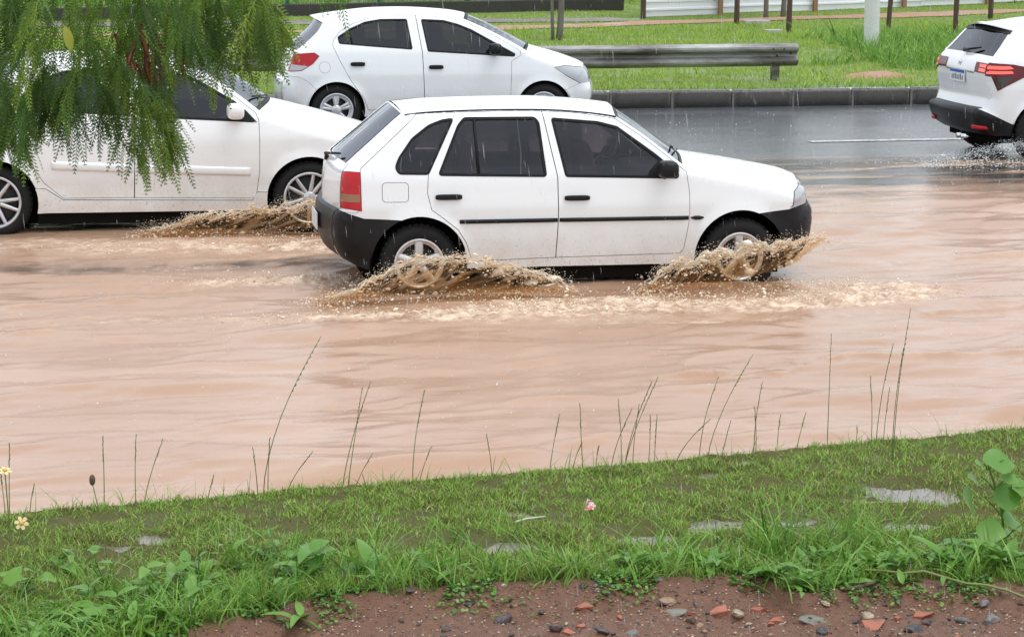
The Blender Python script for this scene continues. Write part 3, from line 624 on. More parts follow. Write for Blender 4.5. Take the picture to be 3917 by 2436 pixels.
def sedan():
    skirt = [(-.995, .2), (1.0, .2), (.998, .375), (.894, .376), (.858, .304), (-.77, .330), (-.915, .428), (-1.008, .437), (-1.02, .3)]
    fb = [(2.4, .1), (2.4, .62), (2.1, .62), (1.85, .60), (1.7, .55), (1.35, .5), (1.35, .1)]
    rb = [(-2.5, .1), (-2.5, .70), (-2.2, .70), (-1.9, .66), (-1.7, .6), (-1.35, .5), (-1.35, .1)]
    tail = [(-2.4, 1.0), (-2.0, 1.0), (-1.8, .95), (-1.9, .82), (-2.4, .80)]
    head = [(1.6, .80), (1.85, .84), (2.3, .80), (2.3, .64), (1.9, .66)]
    sp = dict(name='sedan_car', label='white saloon car half hidden behind the hanging green branch on the left', loc=(1.348, 21.074, -.036), yaw=-3.63, paint='paint2', glass='glassdark', group='white cars driving along the flooded road',
        Yk=[(.15, .84), (.3, .858), (.45, .872), (.50, .884), (.66, .893), (.86, .886), (1.0, .852), (1.52, .62)], taper=((.9, 2.15, .12), (-1.1, -2.3, .10)),
        arches=[(-1.35, .31, .372, .22), (1.35, .31, .372, .22)], bottom=[(-1.75, .26), ('arch', 0), ('arch', 1), (1.75, .22)],
        segs=[('front_bumper', [(2.0, .22), (2.08, .35), (2.10, .5), (2.06, .62)], .2, .22, (.12, 0), (.12, 0)), ('nose', [(2.06, .62), (2.03, .72), (1.95, .80)], .22, .2, (.12, 0), (.1, .03)),
              ('hood', [(1.95, .80), (1.78, .862), (1.48, .945), (1.14, 1.03), (.93, 1.075)], .18, .06, (.1, .03), (.10, .05)),
              ('windscreen', [(.93, 1.075), (.72, 1.235), (.474, 1.395), (.25, 1.475)], .04, .04, (.13, .05), (.08, .05)),
              ('roof', [(.25, 1.475), (0, 1.505), (-.4, 1.515), (-.8, 1.49), (-1.1, 1.44)], .05, .06, (.08, .05), (-.05, .05)),
              ('rear_window', [(-1.1, 1.44), (-1.4, 1.285), (-1.65, 1.14)], .05, .06, (-.06, .04), (-.10, .02)),
              ('tailgate', [(-1.65, 1.14), (-1.9, 1.12), (-2.1, 1.09), (-2.18, 1.03), (-2.20, .85), (-2.19, .70)], .08, .16, (-.08, .01), (-.07, 0)), ('rear_bumper', [(-2.19, .70), (-2.24, .62), (-2.23, .42), (-2.14, .28)], .18, .2, (-.07, 0), (-.07, 0))],
        doors=[dict(poly=[(-.154, 1.482), (-.154, 1.02), (-.155, .70), (-.168, .344), (-.769, .346), (-.926, .482), (-1.073, .712), (-1.12, .9), (-1.2, 1.10), (-1.17, 1.25), (-1.03, 1.385), (-.8, 1.455), (-.4, 1.488)],
                    window=round_poly([(-.20, 1.445), (-.20, 1.055), (-.689, 1.085), (-1.12, 1.108), (-1.11, 1.2), (-.98, 1.325), (-.75, 1.41), (-.4, 1.445)], .02), handle=(-1.12, -.92, .965, .036, 'paint2'), mould=[(-.86, .632), (-.17, .598)]),
               dict(poly=[(-.146, 1.48), (-.146, 1.02), (-.147, .70), (-.16, .343), (.881, .324), (.915, .558), (.919, .813), (.915, 1.0), (.89, 1.062), (.70, 1.21), (.46, 1.362), (.25, 1.442), (0, 1.475)],
                    window=round_poly([(-.10, 1.045), (.875, .992), (.72, 1.145), (.47, 1.292), (.283, 1.388), (.095, 1.425), (-.10, 1.438)], .015), handle=(-.10, .10, .94, .036, 'paint2'), mould=[(-.135, .597), (.84, .558)])],
        mould_h=.072, mould_m='paint2',
        sideparts=[dict(name='front_bumper', poly=fb, strip=[('front_bumper', 0, 1)], m='paint2'), dict(name='rear_bumper', poly=rb, strip=[('rear_bumper', 0, 1)], m='paint2'), dict(name='side_skirt', poly=skirt, m='paint2', off=.02, rim=.04),
                   dict(name='tail_lamp', poly=tail, m='red', off=.004), dict(name='headlamp', poly=head, m='clear', off=.002, gap=.007)],
        strips=[('grille', 'nose', 'black', dict(smin=-.5, smax=.5)), ('headlamp_lens', 'nose', 'clear', [dict(smin=-1, smax=-.5, n=9)]), ('headlamp_lens', 'nose', 'clear', [dict(smin=.5, smax=1, n=9)]),
                ('hood', 'hood', 'paint2', {}), ('windscreen', 'windscreen', 'screen', dict(off=-.004)), ('windscreen_seal', 'windscreen', 'rubber', [dict(smin=-1, smax=-.965, n=3, off=.001), dict(smin=.965, smax=1, n=3, off=.001), dict(a=0, b=.06), dict(a=.95, b=1)]),
                ('roof', 'roof', 'paint2', {}), ('rear_window', 'rear_window', 'glassdark', dict(off=-.003)), ('boot_lid', 'tailgate', 'paint2', {})],
        track=.865, rt=.315, rr=.225, wheel='multi', floor_z=.10, floor=(-1.9, 1.8), seats=(.35, -.6), dash=.80, mirror=(.69, 1.06, .12, .14), mirror_m='paint2', mirror_tri=[(.90, .985), (.80, 1.09), (.70, 1.02), (.66, 1.002)])
    root, c = build_car(sp)
    mb = MB(); i0 = c.strip_pt('windscreen', .04, -.2); i1 = c.strip_pt('windscreen', .14, -.75); mb.tube([i0+Vector((.01, 0, .01)), i1+Vector((.012, 0, .012))], .008, 5); mb.obj('windscreen_wiper', 'black', root)
    return root

def suv():
    tail = [(-2.4, 1.09), (-1.93, 1.10), (-1.70, 1.085), (-1.40, 1.03), (-1.62, .93), (-1.80, .84), (-1.87, .80), (-1.93, .955), (-2.4, .965)]
    rb = [(-2.5, .1), (-2.5, .60), (-2.05, .60), (-1.85, .50), (-1.70, .43), (-1.35, .42), (-1.35, .1)]
    fb = [(2.5, .1), (2.5, .72), (2.1, .72), (1.8, .6), (1.3, .5), (1.3, .1)]
    head = [(1.5, .92), (1.8, .95), (2.4, .9), (2.4, .74), (1.9, .78)]
    sp = dict(name='suv_car', label='white compact SUV with lit red tail lamps leaving the right edge of the picture', loc=(12.66, 24.77, -.01), yaw=0., paint='paint', glass='glassdark', group='white cars driving along the flooded road',
        Yk=[(.15, .84), (.35, .865), (.6, .882), (.8, .885), (1.0, .872), (1.12, .85), (1.55, .63)], taper=((.9, 2.1, .12), (-1.0, -2.1, .10)),
        arches=[(-1.305, .33, .385, .30), (1.305, .33, .385, .30)], bottom=[(-1.75, .30), ('arch', 0), ('arch', 1), (1.75, .28)],
        segs=[('front_bumper', [(1.98, .26), (2.08, .4), (2.1, .6), (2.08, .72)], .2, .22, (.12, 0), (.12, 0)), ('nose', [(2.08, .72), (2.06, .82), (1.98, .92)], .22, .2, (.12, 0), (.1, .03)),
              ('hood', [(1.98, .92), (1.6, 1.01), (1.25, 1.06), (1.0, 1.10)], .18, .06, (.1, .03), (.10, .05)), ('windscreen', [(1.0, 1.10), (.75, 1.27), (.5, 1.41), (.3, 1.495)], .04, .04, (.13, .05), (.08, .05)),
              ('roof', [(.3, 1.495), (-.1, 1.54), (-.6, 1.55), (-1.1, 1.52), (-1.45, 1.475), (-1.63, 1.445)], .05, .05, (.08, .05), (-.10, .045)),
              ('rear_window', [(-1.63, 1.445), (-1.70, 1.36), (-1.79, 1.25), (-1.865, 1.165)], .05, .07, (-.02, .02), (-.03, .01)),
              ('tailgate', [(-1.865, 1.165), (-1.925, 1.10), (-1.955, 1.01), (-1.96, .91), (-1.945, .79), (-1.935, .71), (-1.965, .60)], .10, .16, (-.03, .01), (-.03, 0)),
              ('rear_bumper', [(-1.965, .60), (-2.05, .57), (-2.055, .47), (-1.99, .36), (-1.88, .29)], .16, .2, (-.06, 0), (-.05, 0))],
        doors=[dict(poly=[(-.15, 1.5), (-.15, .35), (-.80, .35), (-.98, .60), (-1.15, .85), (-1.25, 1.10), (-1.2, 1.3), (-.9, 1.47)], window=round_poly([(-.2, 1.46), (-.2, 1.08), (-1.15, 1.14), (-1.05, 1.30), (-.85, 1.42)], .02), handle=(-1.05, -.88, 1.2, .03, 'black')),
               dict(poly=[(-.14, 1.5), (-.14, .35), (.9, .35), (.95, .7), (.93, 1.08), (.6, 1.33), (.3, 1.46)], window=round_poly([(-.1, 1.46), (-.1, 1.08), (.85, 1.05), (.55, 1.30), (.25, 1.43)], .02), handle=(-.1, .1, .95, .036, 'paint'))],
        mould_h=.03, mould_m='black',
        sideparts=[dict(name='front_bumper', poly=fb, strip=[('front_bumper', 0, 1)], m='black'), dict(name='rear_bumper', poly=rb, strip=[('rear_bumper', 0, 1)], m='black'),
                   dict(name='tail_lamp', poly=tail, m='darkred', off=.006, rim=.02, subs=[('lit_lamp_bar', [(-2.3, 1.065), (-1.74, 1.068), (-1.70, 1.04), (-1.78, 1.032), (-2.3, 1.03)], 'lit', .011), ('lit_lamp_bar', [(-2.3, 1.012), (-1.72, 1.014), (-1.70, .99), (-1.78, .984), (-2.3, .978)], 'lit', .011), ('lamp_corner', [(-1.91, .945), (-1.70, .945), (-1.80, .87), (-1.865, .82)], 'smoke', .010)]),
                   dict(name='headlamp', poly=head, m='clear', off=.002, gap=.007)],
        strips=[('grille', 'nose', 'black', dict(smin=-.5, smax=.5)), ('hood', 'hood', 'paint', {}), ('windscreen', 'windscreen', 'screen', dict(off=-.004)), ('roof', 'roof', 'paint', [dict(), dict(a=.965, b=1, off=.02)]),
                ('rear_window', 'rear_window', 'glassdark', dict(smin=-.92, smax=.92, off=-.003)), ('tailgate_frame', 'rear_window', 'paint', [dict(smin=-1, smax=-.92, n=3), dict(smin=.92, smax=1, n=3)]), ('spoiler_underside', 'rear_window', 'black', dict(a=0, b=.14, off=.004)),
                ('tailgate', 'tailgate', 'paint', {}), ('tail_lamp_inner', 'tailgate', 'darkred', dict(smin=-1, smax=-.60, n=9, a=.20, b=.40, off=.008)), ('tail_lamp_inner', 'tailgate', 'darkred', dict(smin=.60, smax=1, n=9, a=.20, b=.40, off=.008)),
                ('lit_lamp_bar', 'tailgate', 'lit', dict(smin=-.99, smax=-.76, n=7, a=.21, b=.27, off=.013)), ('lit_lamp_bar', 'tailgate', 'lit', dict(smin=-.99, smax=-.76, n=7, a=.31, b=.37, off=.013)), ('tailgate_trim', 'tailgate', 'chrome', dict(smin=-.58, smax=.58, n=9, a=.40, b=.43, off=.006))],
        track=.86, rt=.335, rr=.225, wheel='multi', floor_z=.2, floor=(-1.8, 1.8), seats=(.35, -.6), dash=.80, mirror=(.75, 1.12, .12, .14), mirror_m='paint')
    root, c = build_car(sp)
    for y in (-1, 1):
        q = c.surf(np.array(-1.93), np.array(.385), 0); obj('rear_reflector', superell((-1.985, y*(float(q[1])-.10), .385), .045, .10, .026, .5, T=lambda t, y=y: (t[0]+y*t[1]*.35, t[1], t[2])), 'red', root)
    p = c.strip_pt('tailgate', .50, 0); plate(root, p+Vector((-.012, 0, .0)), -1, True, text='QUU8C22')
    mb = MB(); p = c.strip_pt('tailgate', .26, 0)
    for y in (-.028, .028): mb.tube([p+Vector((-.006, y*.8, -.035)), p+Vector((-.006, y*1.15, .035))], .006, 6)
    mb.tube([p+Vector((-.006, -.025, 0)), p+Vector((-.006, .025, 0))], .006, 6); mb.obj('emblem', 'chrome', root)
    mb = MB(); a = c.strip_pt('rear_window', .97, .05); b = c.strip_pt('rear_window', .80, -.42); mb.tube([a+Vector((-.03, 0, .01)), a+Vector((-.04, -.1, .02)), b+Vector((-.02, 0, .015))], [.03, .016, .01], 6); mb.obj('rear_wiper', 'black', root)
    for y in (-.32, -.44): mb = MB(); mb.tube([(-2.0, y, .27), (-2.12, y, .265)], .03, 10); mb.obj('exhaust_pipe', 'chrome', root)
    return root
# ------------------------------------------------------------------ surface materials
def mk_asphalt():
    m = mat('wet_asphalt', (.05, .05, .052), .3, .5)
    n1 = noise(m, .55, 5, .6, stretch=(.35, 1, 1)); n2 = noise(m, 140, 3); n3 = noise(m, 9, 4, stretch=(.3, 1.2, 1))
    n4 = noise(m, 22, 3, .6, stretch=(.5, 1.5, 1)); c = mixc(m, n2, (.065, .073, .084), (.125, .134, .147)); c = mixc(m, ramp(m, n1, [(.45, (0, 0, 0)), (.8, (.5, .5, .5))]), c, (.11, .085, .065)); setc(m, c)
    rr = ramp(m, n1, [(.38, (.03, .03, .03)), (.62, (.30, .30, .30))]); lk(m, rr, bsdf(m).inputs['Roughness'])
    h = mathn(m, 'ADD', mathn(m, 'MULTIPLY', n2, .35), mathn(m, 'MULTIPLY', n3, 1.0)); h = mathn(m, 'ADD', h, mathn(m, 'MULTIPLY', n4, .8)); bump(m, h, .34, .010); return m
M['asphalt'] = mk_asphalt()
def mk_water():
    m = bpy.data.materials.new('muddy_flood_water'); m.use_nodes = True; b = bsdf(m)
    foam = attr(m, 'foam'); mud = attr(m, 'mud')
    n1 = noise(m, 1.1, 4, .55, stretch=(.28, 1, 1)); n2 = noise(m, 15, 5, .62, stretch=(.6, 1, 1), dist=.4); n3 = noise(m, 75, 3, .6)
    c = mixc(m, ramp(m, n1, [(.3, (0, 0, 0)), (.72, (1, 1, 1))]), WATER_A, WATER_B)
    fm = mathn(m, 'MULTIPLY', foam, ramp(m, n2, [(.36, (.05, .05, .05)), (.66, (1.3, 1.3, 1.3))]), True)
    c = mixc(m, mathn(m, 'MULTIPLY', fm, .85), c, (.78, .63, .48)); setc(m, c)
    b.inputs['IOR'].default_value = 1.33; b.inputs['Specular IOR Level'].default_value = .5
    lk(m, mixc(m, fm, (.16, .16, .16), (.6, .6, .6)), b.inputs['Roughness'])
    h = mathn(m, 'ADD', mathn(m, 'MULTIPLY', n2, 1.0), mathn(m, 'MULTIPLY', n3, .35)); h = mathn(m, 'ADD', h, mathn(m, 'MULTIPLY', mathn(m, 'MULTIPLY', foam, n3), 4.))
    bp = bump(m, h, .22, .014)
    # clear film where there is no silt
    n = m.node_tree; out = n.nodes['Material Output']; tr = nd(m, 'ShaderNodeBsdfTransparent'); gl = nd(m, 'ShaderNodeBsdfGlossy'); gl.inputs['Roughness'].default_value = .08
    tr.inputs[0].default_value = (.93, .90, .86, 1); fr = nd(m, 'ShaderNodeFresnel'); fr.inputs[0].default_value = 1.33; lk(m, bp.outputs[0], gl.inputs['Normal']); lk(m, bp.outputs[0], fr.inputs['Normal'])
    a = nd(m, 'ShaderNodeMixShader'); lk(m, fr.outputs[0], a.inputs[0]); lk(m, tr.outputs[0], a.inputs[1]); lk(m, gl.outputs[0], a.inputs[2])
    k = mathn(m, 'ADD', mathn(m, 'MULTIPLY', mud, 1.), mathn(m, 'MULTIPLY', fm, .8), True)
    mx = nd(m, 'ShaderNodeMixShader'); lk(m, k, mx.inputs[0]); lk(m, a.outputs[0], mx.inputs[1]); lk(m, b.outputs[0], mx.inputs[2]); lk(m, mx.outputs[0], out.inputs[0])
    return m
WATER_A, WATER_B = (.365, .218, .138), (.445, .292, .203)
M['water'] = mk_water()
def mk_soil(name, a, b, rough=.45, scale=14):
    m = mat(name, a, rough); n1 = noise(m, scale, 6, .65); n2 = noise(m, scale*9, 4, .6); n3 = noise(m, 1.7, 3)
    c = mixc(m, n1, a, b); c = mixc(m, ramp(m, n2, [(.55, (0, 0, 0)), (.75, (1, 1, 1))]), c, tuple(x*.45 for x in a)); setc(m, c)
    lk(m, ramp(m, n3, [(.35, (rough*.45,)*3), (.6, (rough*1.4,)*3)]), bsdf(m).inputs['Roughness'])
    bump(m, mathn(m, 'ADD', n1, mathn(m, 'MULTIPLY', n2, .5)), .8, .018); return m
M['mud'] = mk_soil('wet_red_brown_mud', (.125, .058, .034), (.20, .10, .060), .40)
M['verge'] = mk_soil('dark_verge_soil', (.075, .068, .030), (.125, .125, .042), .9)
bsdf(M['verge']).inputs['Specular IOR Level'].default_value = .12; bsdf(M['mud']).inputs['Specular IOR Level'].default_value = .35
M['farsoil'] = mk_soil('grassy_soil', (.12, .18, .032), (.17, .235, .045), .9, 3)
M['orange'] = mk_soil('orange_earth', (.34, .18, .115), (.45, .28, .20), .7, 8)
M['puddle'] = mat('puddle_water', (.30, .235, .19), .04, .5, IOR=1.33); bump(M['puddle'], noise(M['puddle'], 60, 3), .10, .004); setc(M['puddle'], mixc(M['puddle'], noise(M['puddle'], 5, 4), (.13, .11, .10), (.21, .175, .15)))
def mk_kerb(name, a, b, moss, rough):
    m = mat(name, a, rough); tc = nd(m, 'ShaderNodeTexCoord'); sp = nd(m, 'ShaderNodeSeparateXYZ'); lk(m, tc.outputs['Object'], sp.inputs[0]); n1 = noise(m, 5, 6, .65, coord='Generated'); n2 = noise(m, 45, 4)
    c = mixc(m, n1, a, b); c = mixc(m, ramp(m, n2, [(.58, (0, 0, 0)), (.75, (1, 1, 1))]), c, (.09, .085, .08))
    wz = ramp(m, mathn(m, 'ADD', mathn(m, 'MULTIPLY', sp.outputs['Z'], 1.0), mathn(m, 'MULTIPLY', n2, .05)), [(.262, (0, 0, 0)), (.30, (1, 1, 1))]); c = mixc(m, wz, c, (.20, .195, .185))
    ex = mathn(m, 'ABSOLUTE', mathn(m, 'SUBTRACT', sp.outputs['X'], .42)); we = ramp(m, mathn(m, 'ADD', ex, mathn(m, 'MULTIPLY', n2, .10)), [(.42, (0, 0, 0)), (.50, (.8, .8, .8))]); c = mixc(m, we, c, (.22, .20, .18))
    c = mixc(m, ramp(m, noise(m, 9, 5), [(.58, (0, 0, 0)), (.70, (1, 1, 1))]), c, moss); setc(m, c); bump(m, n2, .4, .006); return m
def mk_concrete(name, a, b, moss=None, rough=.8):
    m = mat(name, a, rough); n1 = noise(m, 5, 6, .65); n2 = noise(m, 55, 4); c = mixc(m, n1, a, b); c = mixc(m, ramp(m, n2, [(.55, (0, 0, 0)), (.72, (1, 1, 1))]), c, tuple(x*.55 for x in a))
    if moss: c = mixc(m, ramp(m, noise(m, 7, 5), [(.56, (0, 0, 0)), (.68, (1, 1, 1))]), c, moss)
    setc(m, c); bump(m, n2, .4, .006); return m
M['kerb'] = mk_kerb('blackened_kerb_concrete', (.020, .019, .018), (.050, .047, .043), (.030, .04, .015), .75)
M['kerbpale'] = mk_concrete('pale_joint_mortar', (.12, .11, .10), (.22, .205, .19))
M['kerbnear'] = mk_concrete('grey_kerb_concrete', (.15, .155, .16), (.22, .225, .23))
M['slab'] = mk_concrete('pale_slab', (.36, .35, .33), (.45, .44, .42))
M['plinth'] = mk_concrete('dark_plinth', (.030, .028, .027), (.06, .055, .05), (.04, .06, .02))
M['pole'] = mk_concrete('painted_pole', (.60, .62, .60), (.70, .71, .69), None, .5)
M['hoard'] = mat('white_metal_hoarding', (.70, .71, .74), .35); setc(M['hoard'], mixc(M['hoard'], ramp(M['hoard'], noise(M['hoard'], 1.2, 5, stretch=(.3, .3, 2)), [(.35, (0, 0, 0)), (.75, (1, 1, 1))]), (.83, .84, .88), (.70, .71, .74)))
def mk_wood(name, a, b):
    m = mat(name, a, .75); n1 = noise(m, 16, 5, .6, stretch=(1, 1, .15)); setc(m, mixc(m, n1, a, b)); bump(m, n1, .5, .01); return m
M['wood'] = mk_wood('wet_brown_timber', (.055, .032, .022), (.11, .066, .045)); M['woodlight'] = mk_wood('orange_timber', (.26, .14, .075), (.34, .20, .11))
M['bark'] = mk_wood('lichened_bark', (.06, .05, .04), (.24, .23, .19)); M['twig'] = mk_wood('brown_twig', (.07, .045, .03), (.13, .085, .055))
m = mat('weathered_galvanised_steel', (.30, .31, .30), .5, metal=.35); n1 = noise(m, 3.5, 6, .65, stretch=(.25, 1, 1)); n2 = noise(m, 40, 3)
c = mixc(m, ramp(m, n1, [(.38, (0, 0, 0)), (.72, (1, 1, 1))]), (.10, .092, .082), (.42, .43, .42)); c = mixc(m, ramp(m, n2, [(.6, (0, 0, 0)), (.8, (.7, .7, .7))]), c, (.12, .07, .045)); setc(m, c); M['steel'] = m
M['greenpaint'] = plastic('green_fence_paint', (.015, .10, .055), .5)
def mk_leaf(name, stops, rough=.5, trans=.25):
    m = mat(name, (.1, .2, .03), rough, .4); a = attr(m, 'rnd'); oi = nd(m, 'ShaderNodeObjectInfo')
    v = mathn(m, 'FRACT', mathn(m, 'ADD', a, mathn(m, 'MULTIPLY', oi.outputs['Random'], .37))); n1 = noise(m, 30, 2)
    c = ramp(m, v, stops); c = mixc(m, mathn(m, 'MULTIPLY', n1, .3), c, stops[0][1]); setc(m, c)
    t = nd(m, 'ShaderNodeBsdfTranslucent'); lk(m, c, t.inputs[0]); mx = nd(m, 'ShaderNodeMixShader'); mx.inputs[0].default_value = trans
    lk(m, bsdf(m).outputs[0], mx.inputs[1]); lk(m, t.outputs[0], mx.inputs[2]); lk(m, mx.outputs[0], m.node_tree.nodes['Material Output'].inputs[0]); return m
M['lawn'] = mk_leaf('short_lawn_grass', [(0, (.15, .105, .045)), (.15, (.13, .22, .03)), (.55, (.225, .45, .05)), (.88, (.37, .58, .10)), (1, (.46, .38, .18))])
M['fargrass'] = mk_leaf('verge_grass', [(0, (.15, .26, .034)), (.4, (.27, .42, .05)), (.75, (.38, .53, .08)), (1, (.47, .52, .16))], .6, .3)
M['lush'] = mk_leaf('lush_grass', [(0, (.045, .13, .018)), (.5, (.15, .33, .045)), (1, (.31, .52, .095))], .45, .3)
M['weedleaf'] = mk_leaf('weed_leaf', [(0, (.06, .17, .028)), (.5, (.12, .29, .042)), (1, (.22, .40, .065))], .35, .3)
M['stemgrass'] = mk_leaf('seed_stem', [(0, (.10, .145, .04)), (.5, (.17, .23, .06)), (1, (.25, .27, .10))], .6, .1)
M['pinna'] = mk_leaf('feathery_leaf', [(0, (.034, .085, .012)), (.4, (.075, .16, .018)), (.75, (.16, .27, .03)), (1, (.30, .40, .04))], .45, .35)
M['pod'] = mat('red_brown_pod', (.13, .03, .012), .35); setc(M['pod'], mixc(M['pod'], noise(M['pod'], 25, 4), (.06, .016, .008), (.20, .05, .016)))
M['yellowleaf'] = mk_leaf('yellow_leaf', [(0, (.30, .36, .05)), (1, (.42, .46, .07))])
M['petal'] = mat('cream_petal', (.75, .70, .48), .6); M['yolk'] = mat('yellow_disc', (.65, .36, .03), .7)
for k in ('petal', 'yolk'): setc(M[k], mixc(M[k], noise(M[k], 90, 3), tuple(bsdf(M[k]).inputs['Base Color'].default_value[:3]), (.62, .45, .12)))
def mk_stone(name, a, b, rough=.35):
    m = mat(name, a, rough); n1 = noise(m, 22, 5, .6); oi = nd(m, 'ShaderNodeObjectInfo'); c = mixc(m, n1, a, b); c = mixc(m, mathn(m, 'MULTIPLY', oi.outputs['Random'], .4), c, tuple(x*.5 for x in a)); c = mixc(m, ramp(m, noise(m, 2.2, 4, coord='Object'), [(.46, (0, 0, 0)), (.62, (.75, .75, .75))]), c, (.15, .075, .046)); setc(m, c); bump(m, noise(m, 90, 4), .35, .004); return m
STONE = dict(dark=mk_stone('wet_dark_stone', (.022, .024, .030), (.06, .064, .075), .18), grey=mk_stone('grey_stone', (.10, .11, .11), (.20, .21, .20)), brick=mk_stone('broken_red_brick', (.38, .10, .055), (.50, .17, .095), .5),
             pale=mk_stone('pale_stone', (.36, .27, .17), (.55, .46, .33)), tan=mk_stone('tan_stone', (.26, .17, .10), (.42, .29, .19)), brown=mk_stone('brown_stone', (.07, .042, .028), (.13, .08, .05)), white=mk_stone('white_pebble', (.55, .53, .48), (.7, .68, .62)))
STONE['flat'] = mk_stone('grey_green_flake', (.16, .165, .13), (.27, .27, .22)); STONE['tile'] = STONE['brick']
def mk_spray(name):
    m = mat(name, (.66, .53, .37), .3, .5); oi = attr(m, 'rnd'); setc(m, mixc(m, oi, (.70, .54, .36), (.90, .82, .68))); return m
M['drops'] = mk_spray('muddy_droplets')
m = mat('muddy_water_sheet', (.5, .35, .2), .15, .5, IOR=1.33); op = attr(m, 'op'); setc(m, mixc(m, op, (.68, .52, .34), (.96, .88, .74)))
tr = nd(m, 'ShaderNodeBsdfTransparent'); tr.inputs[0].default_value = (.92, .79, .60, 1); mx = nd(m, 'ShaderNodeMixShader'); lk(m, op, mx.inputs[0]); lk(m, tr.outputs[0], mx.inputs[1]); lk(m, bsdf(m).outputs[0], mx.inputs[2]); lk(m, mx.outputs[0], m.node_tree.nodes['Material Output'].inputs[0]); M['sheet'] = m
m = bpy.data.materials.new('raindrop'); m.use_nodes = True; n = m.node_tree; b = bsdf(m); b.inputs['Base Color'].default_value = (.85, .88, .92, 1); b.inputs['Roughness'].default_value = .1; tr = nd(m, 'ShaderNodeBsdfTransparent'); mx = nd(m, 'ShaderNodeMixShader'); mx.inputs[0].default_value = .22
lk(m, tr.outputs[0], mx.inputs[1]); lk(m, b.outputs[0], mx.inputs[2]); lk(m, mx.outputs[0], n.nodes['Material Output'].inputs[0]); M['rain'] = m
M['dew'] = mat('water_bead', (.75, .80, .82), .05, .8)

# ------------------------------------------------------------------ the lie of the land
EDGE = [(-40, 8.2), (-3, 10.35), (-.05, 10.72), (1.2, 10.86), (2.44, 10.99), (3.9, 11.22), (5.39, 11.43), (8, 11.75), (40, 15.)]
def edge(x): return np.interp(x, [a for a, b in EDGE], [b for a, b in EDGE])
MUD = [(-40, 8.8), (-.53, 8.4), (.178, 8.48), (.55, 8.68), (.75, 8.86), (.933, 8.97), (1.286, 9.073), (1.647, 9.137), (2.091, 9.12), (2.533, 9.069), (3.065, 8.999), (3.12, 8.76), (3.249, 8.70), (3.40, 8.80), (3.481, 8.855), (4.113, 8.655), (4.753, 8.527), (40, 8.5)]
def mudline(x): return np.interp(x, [a for a, b in MUD], [b for a, b in MUD])
PUDDLES = [(.606, 10.13, .083, .082), (3.643, 11.007, .095, .084), (3.435, 10.774, .062, .057), (4.25, 10.666, .052, .056), (4.289, 10.237, .181, .163), (3.937, 10.162, .119, .073), (3.141, 9.9, .133, .082), (2.308, 10.251, .077, .051), (4.024, 9.688, .114, .094), (2.122, 9.678, .201, .09), (1.29, 9.81, .072, .059), (1.974, 10.08, .057, .049), (4.084, 9.391, .13, .076), (.8, 9.775, .089, .058), (2.826, 9.711, .13, .059), (3.554, 9.855, .115, .062), (1.89, 10.372, .048, .037), (.471, 10.04, .054, .054)]
def puddle_f(x, y):
    f = np.zeros_like(x); wx = x+.09*fbm(x*7, y*7, 31, 4); wy = y+.09*fbm(x*7, y*7, 37, 4)
    for a, b, rx, ry in PUDDLES: f = np.maximum(f, np.exp(-(((wx-a)/(rx*1.15))**2+((wy-b)/(ry*1.15))**2)))
    return f
def bank_z(x, y):
    x = np.asarray(x, float); y = np.asarray(y, float); d = mudline(x)-y
    z = .10+.010*fbm(x*1.7, y*1.7, 3, 3)+.009*fbm(x*9, y*9, 5, 4)
    z = z-.045*puddle_f(x, y)+.012*np.exp(-((y-mudline(x)-.12)/.2)**2)
    z = np.where(d > 0, z-.055*smooth01(d/.25)+.013*fbm(x*11, y*11, 8, 4), z)
    return z-.05*smooth01((y-edge(x)+.05)/.05)
def road_z(y): return np.interp(y, [5, 11, 16.8, 21, 24.8, 28.5, 30.3, 34], [-.16, -.14, -.09, -.036, -.008, .022, .045, .06])
def far_z(x, y):
    z = .27+.006*(y-31)+.02*fbm(x*.4, y*.4, 21, 3); z = z+.10*np.exp(-(((x-15)/3)**2+((y-37)/3)**2))
    return z+np.clip(y-51, 0, 9)*.14
def grid(name, xs, ys, zf, m, kind='structure', parent=None, attrs=None):
    X, Y = np.meshgrid(xs, ys); Z = zf(X, Y); n = len(xs); k = len(ys); V = np.stack([X, Y, Z], -1).reshape(-1, 3)
    i = (np.arange(k-1)[:, None]*n+np.arange(n-1)[None, :]).ravel(); F = np.stack([i, i+1, i+n+1, i+n], 1)
    o = obj(name, npmesh(name, V, F, attrs), m, parent)
    if kind: o['kind'] = kind
    return o
outer = lambda lo, hi, n, far=40: np.concatenate([np.linspace(-far, lo, 12)[:-1], np.linspace(lo, hi, n), np.linspace(hi, far, 12)[1:]])
# near bank: soil sheet with the mud strip, joined at the mud line
xs = outer(-1.5, 6.5, 380)
def bank(name, t0f, t1f, n, m):
    ts = np.linspace(0, 1, n); X = np.repeat(xs[None], n, 0); Y = t0f(X)+(t1f(X)-t0f(X))*ts[:, None]; Z = bank_z(X, Y); k = len(xs)
    i = (np.arange(n-1)[:, None]*k+np.arange(k-1)[None, :]).ravel(); V = np.stack([X, Y, Z], -1).reshape(-1, 3)
    o = obj(name, npmesh(name, V, np.stack([i, i+1, i+k+1, i+k], 1)), m); tag(o, kind='structure'); return o
wig = lambda X: .035*fbm(X*5, X*0, 77, 3)
tag(bank('grass_verge_ground', lambda X: mudline(X)+wig(X), lambda X: edge(X)-.02, 200, 'verge'), 'soaked soil of the near verge under the short grass', 'ground')
tag(bank('mud_strip', lambda X: X*0+6.5, lambda X: mudline(X)+wig(X), 150, 'mud'), 'wet red brown mud strewn with stones along the bottom', 'mud')
g = obj('bank_ground', ([(-60, -12, .02), (60, -12, .02), (60, 6.6, .02), (-60, 6.6, .02)], [(0, 1, 2, 3)]), 'mud'); tag(g, kind='structure')
pz = .079
_v = []; _f = []
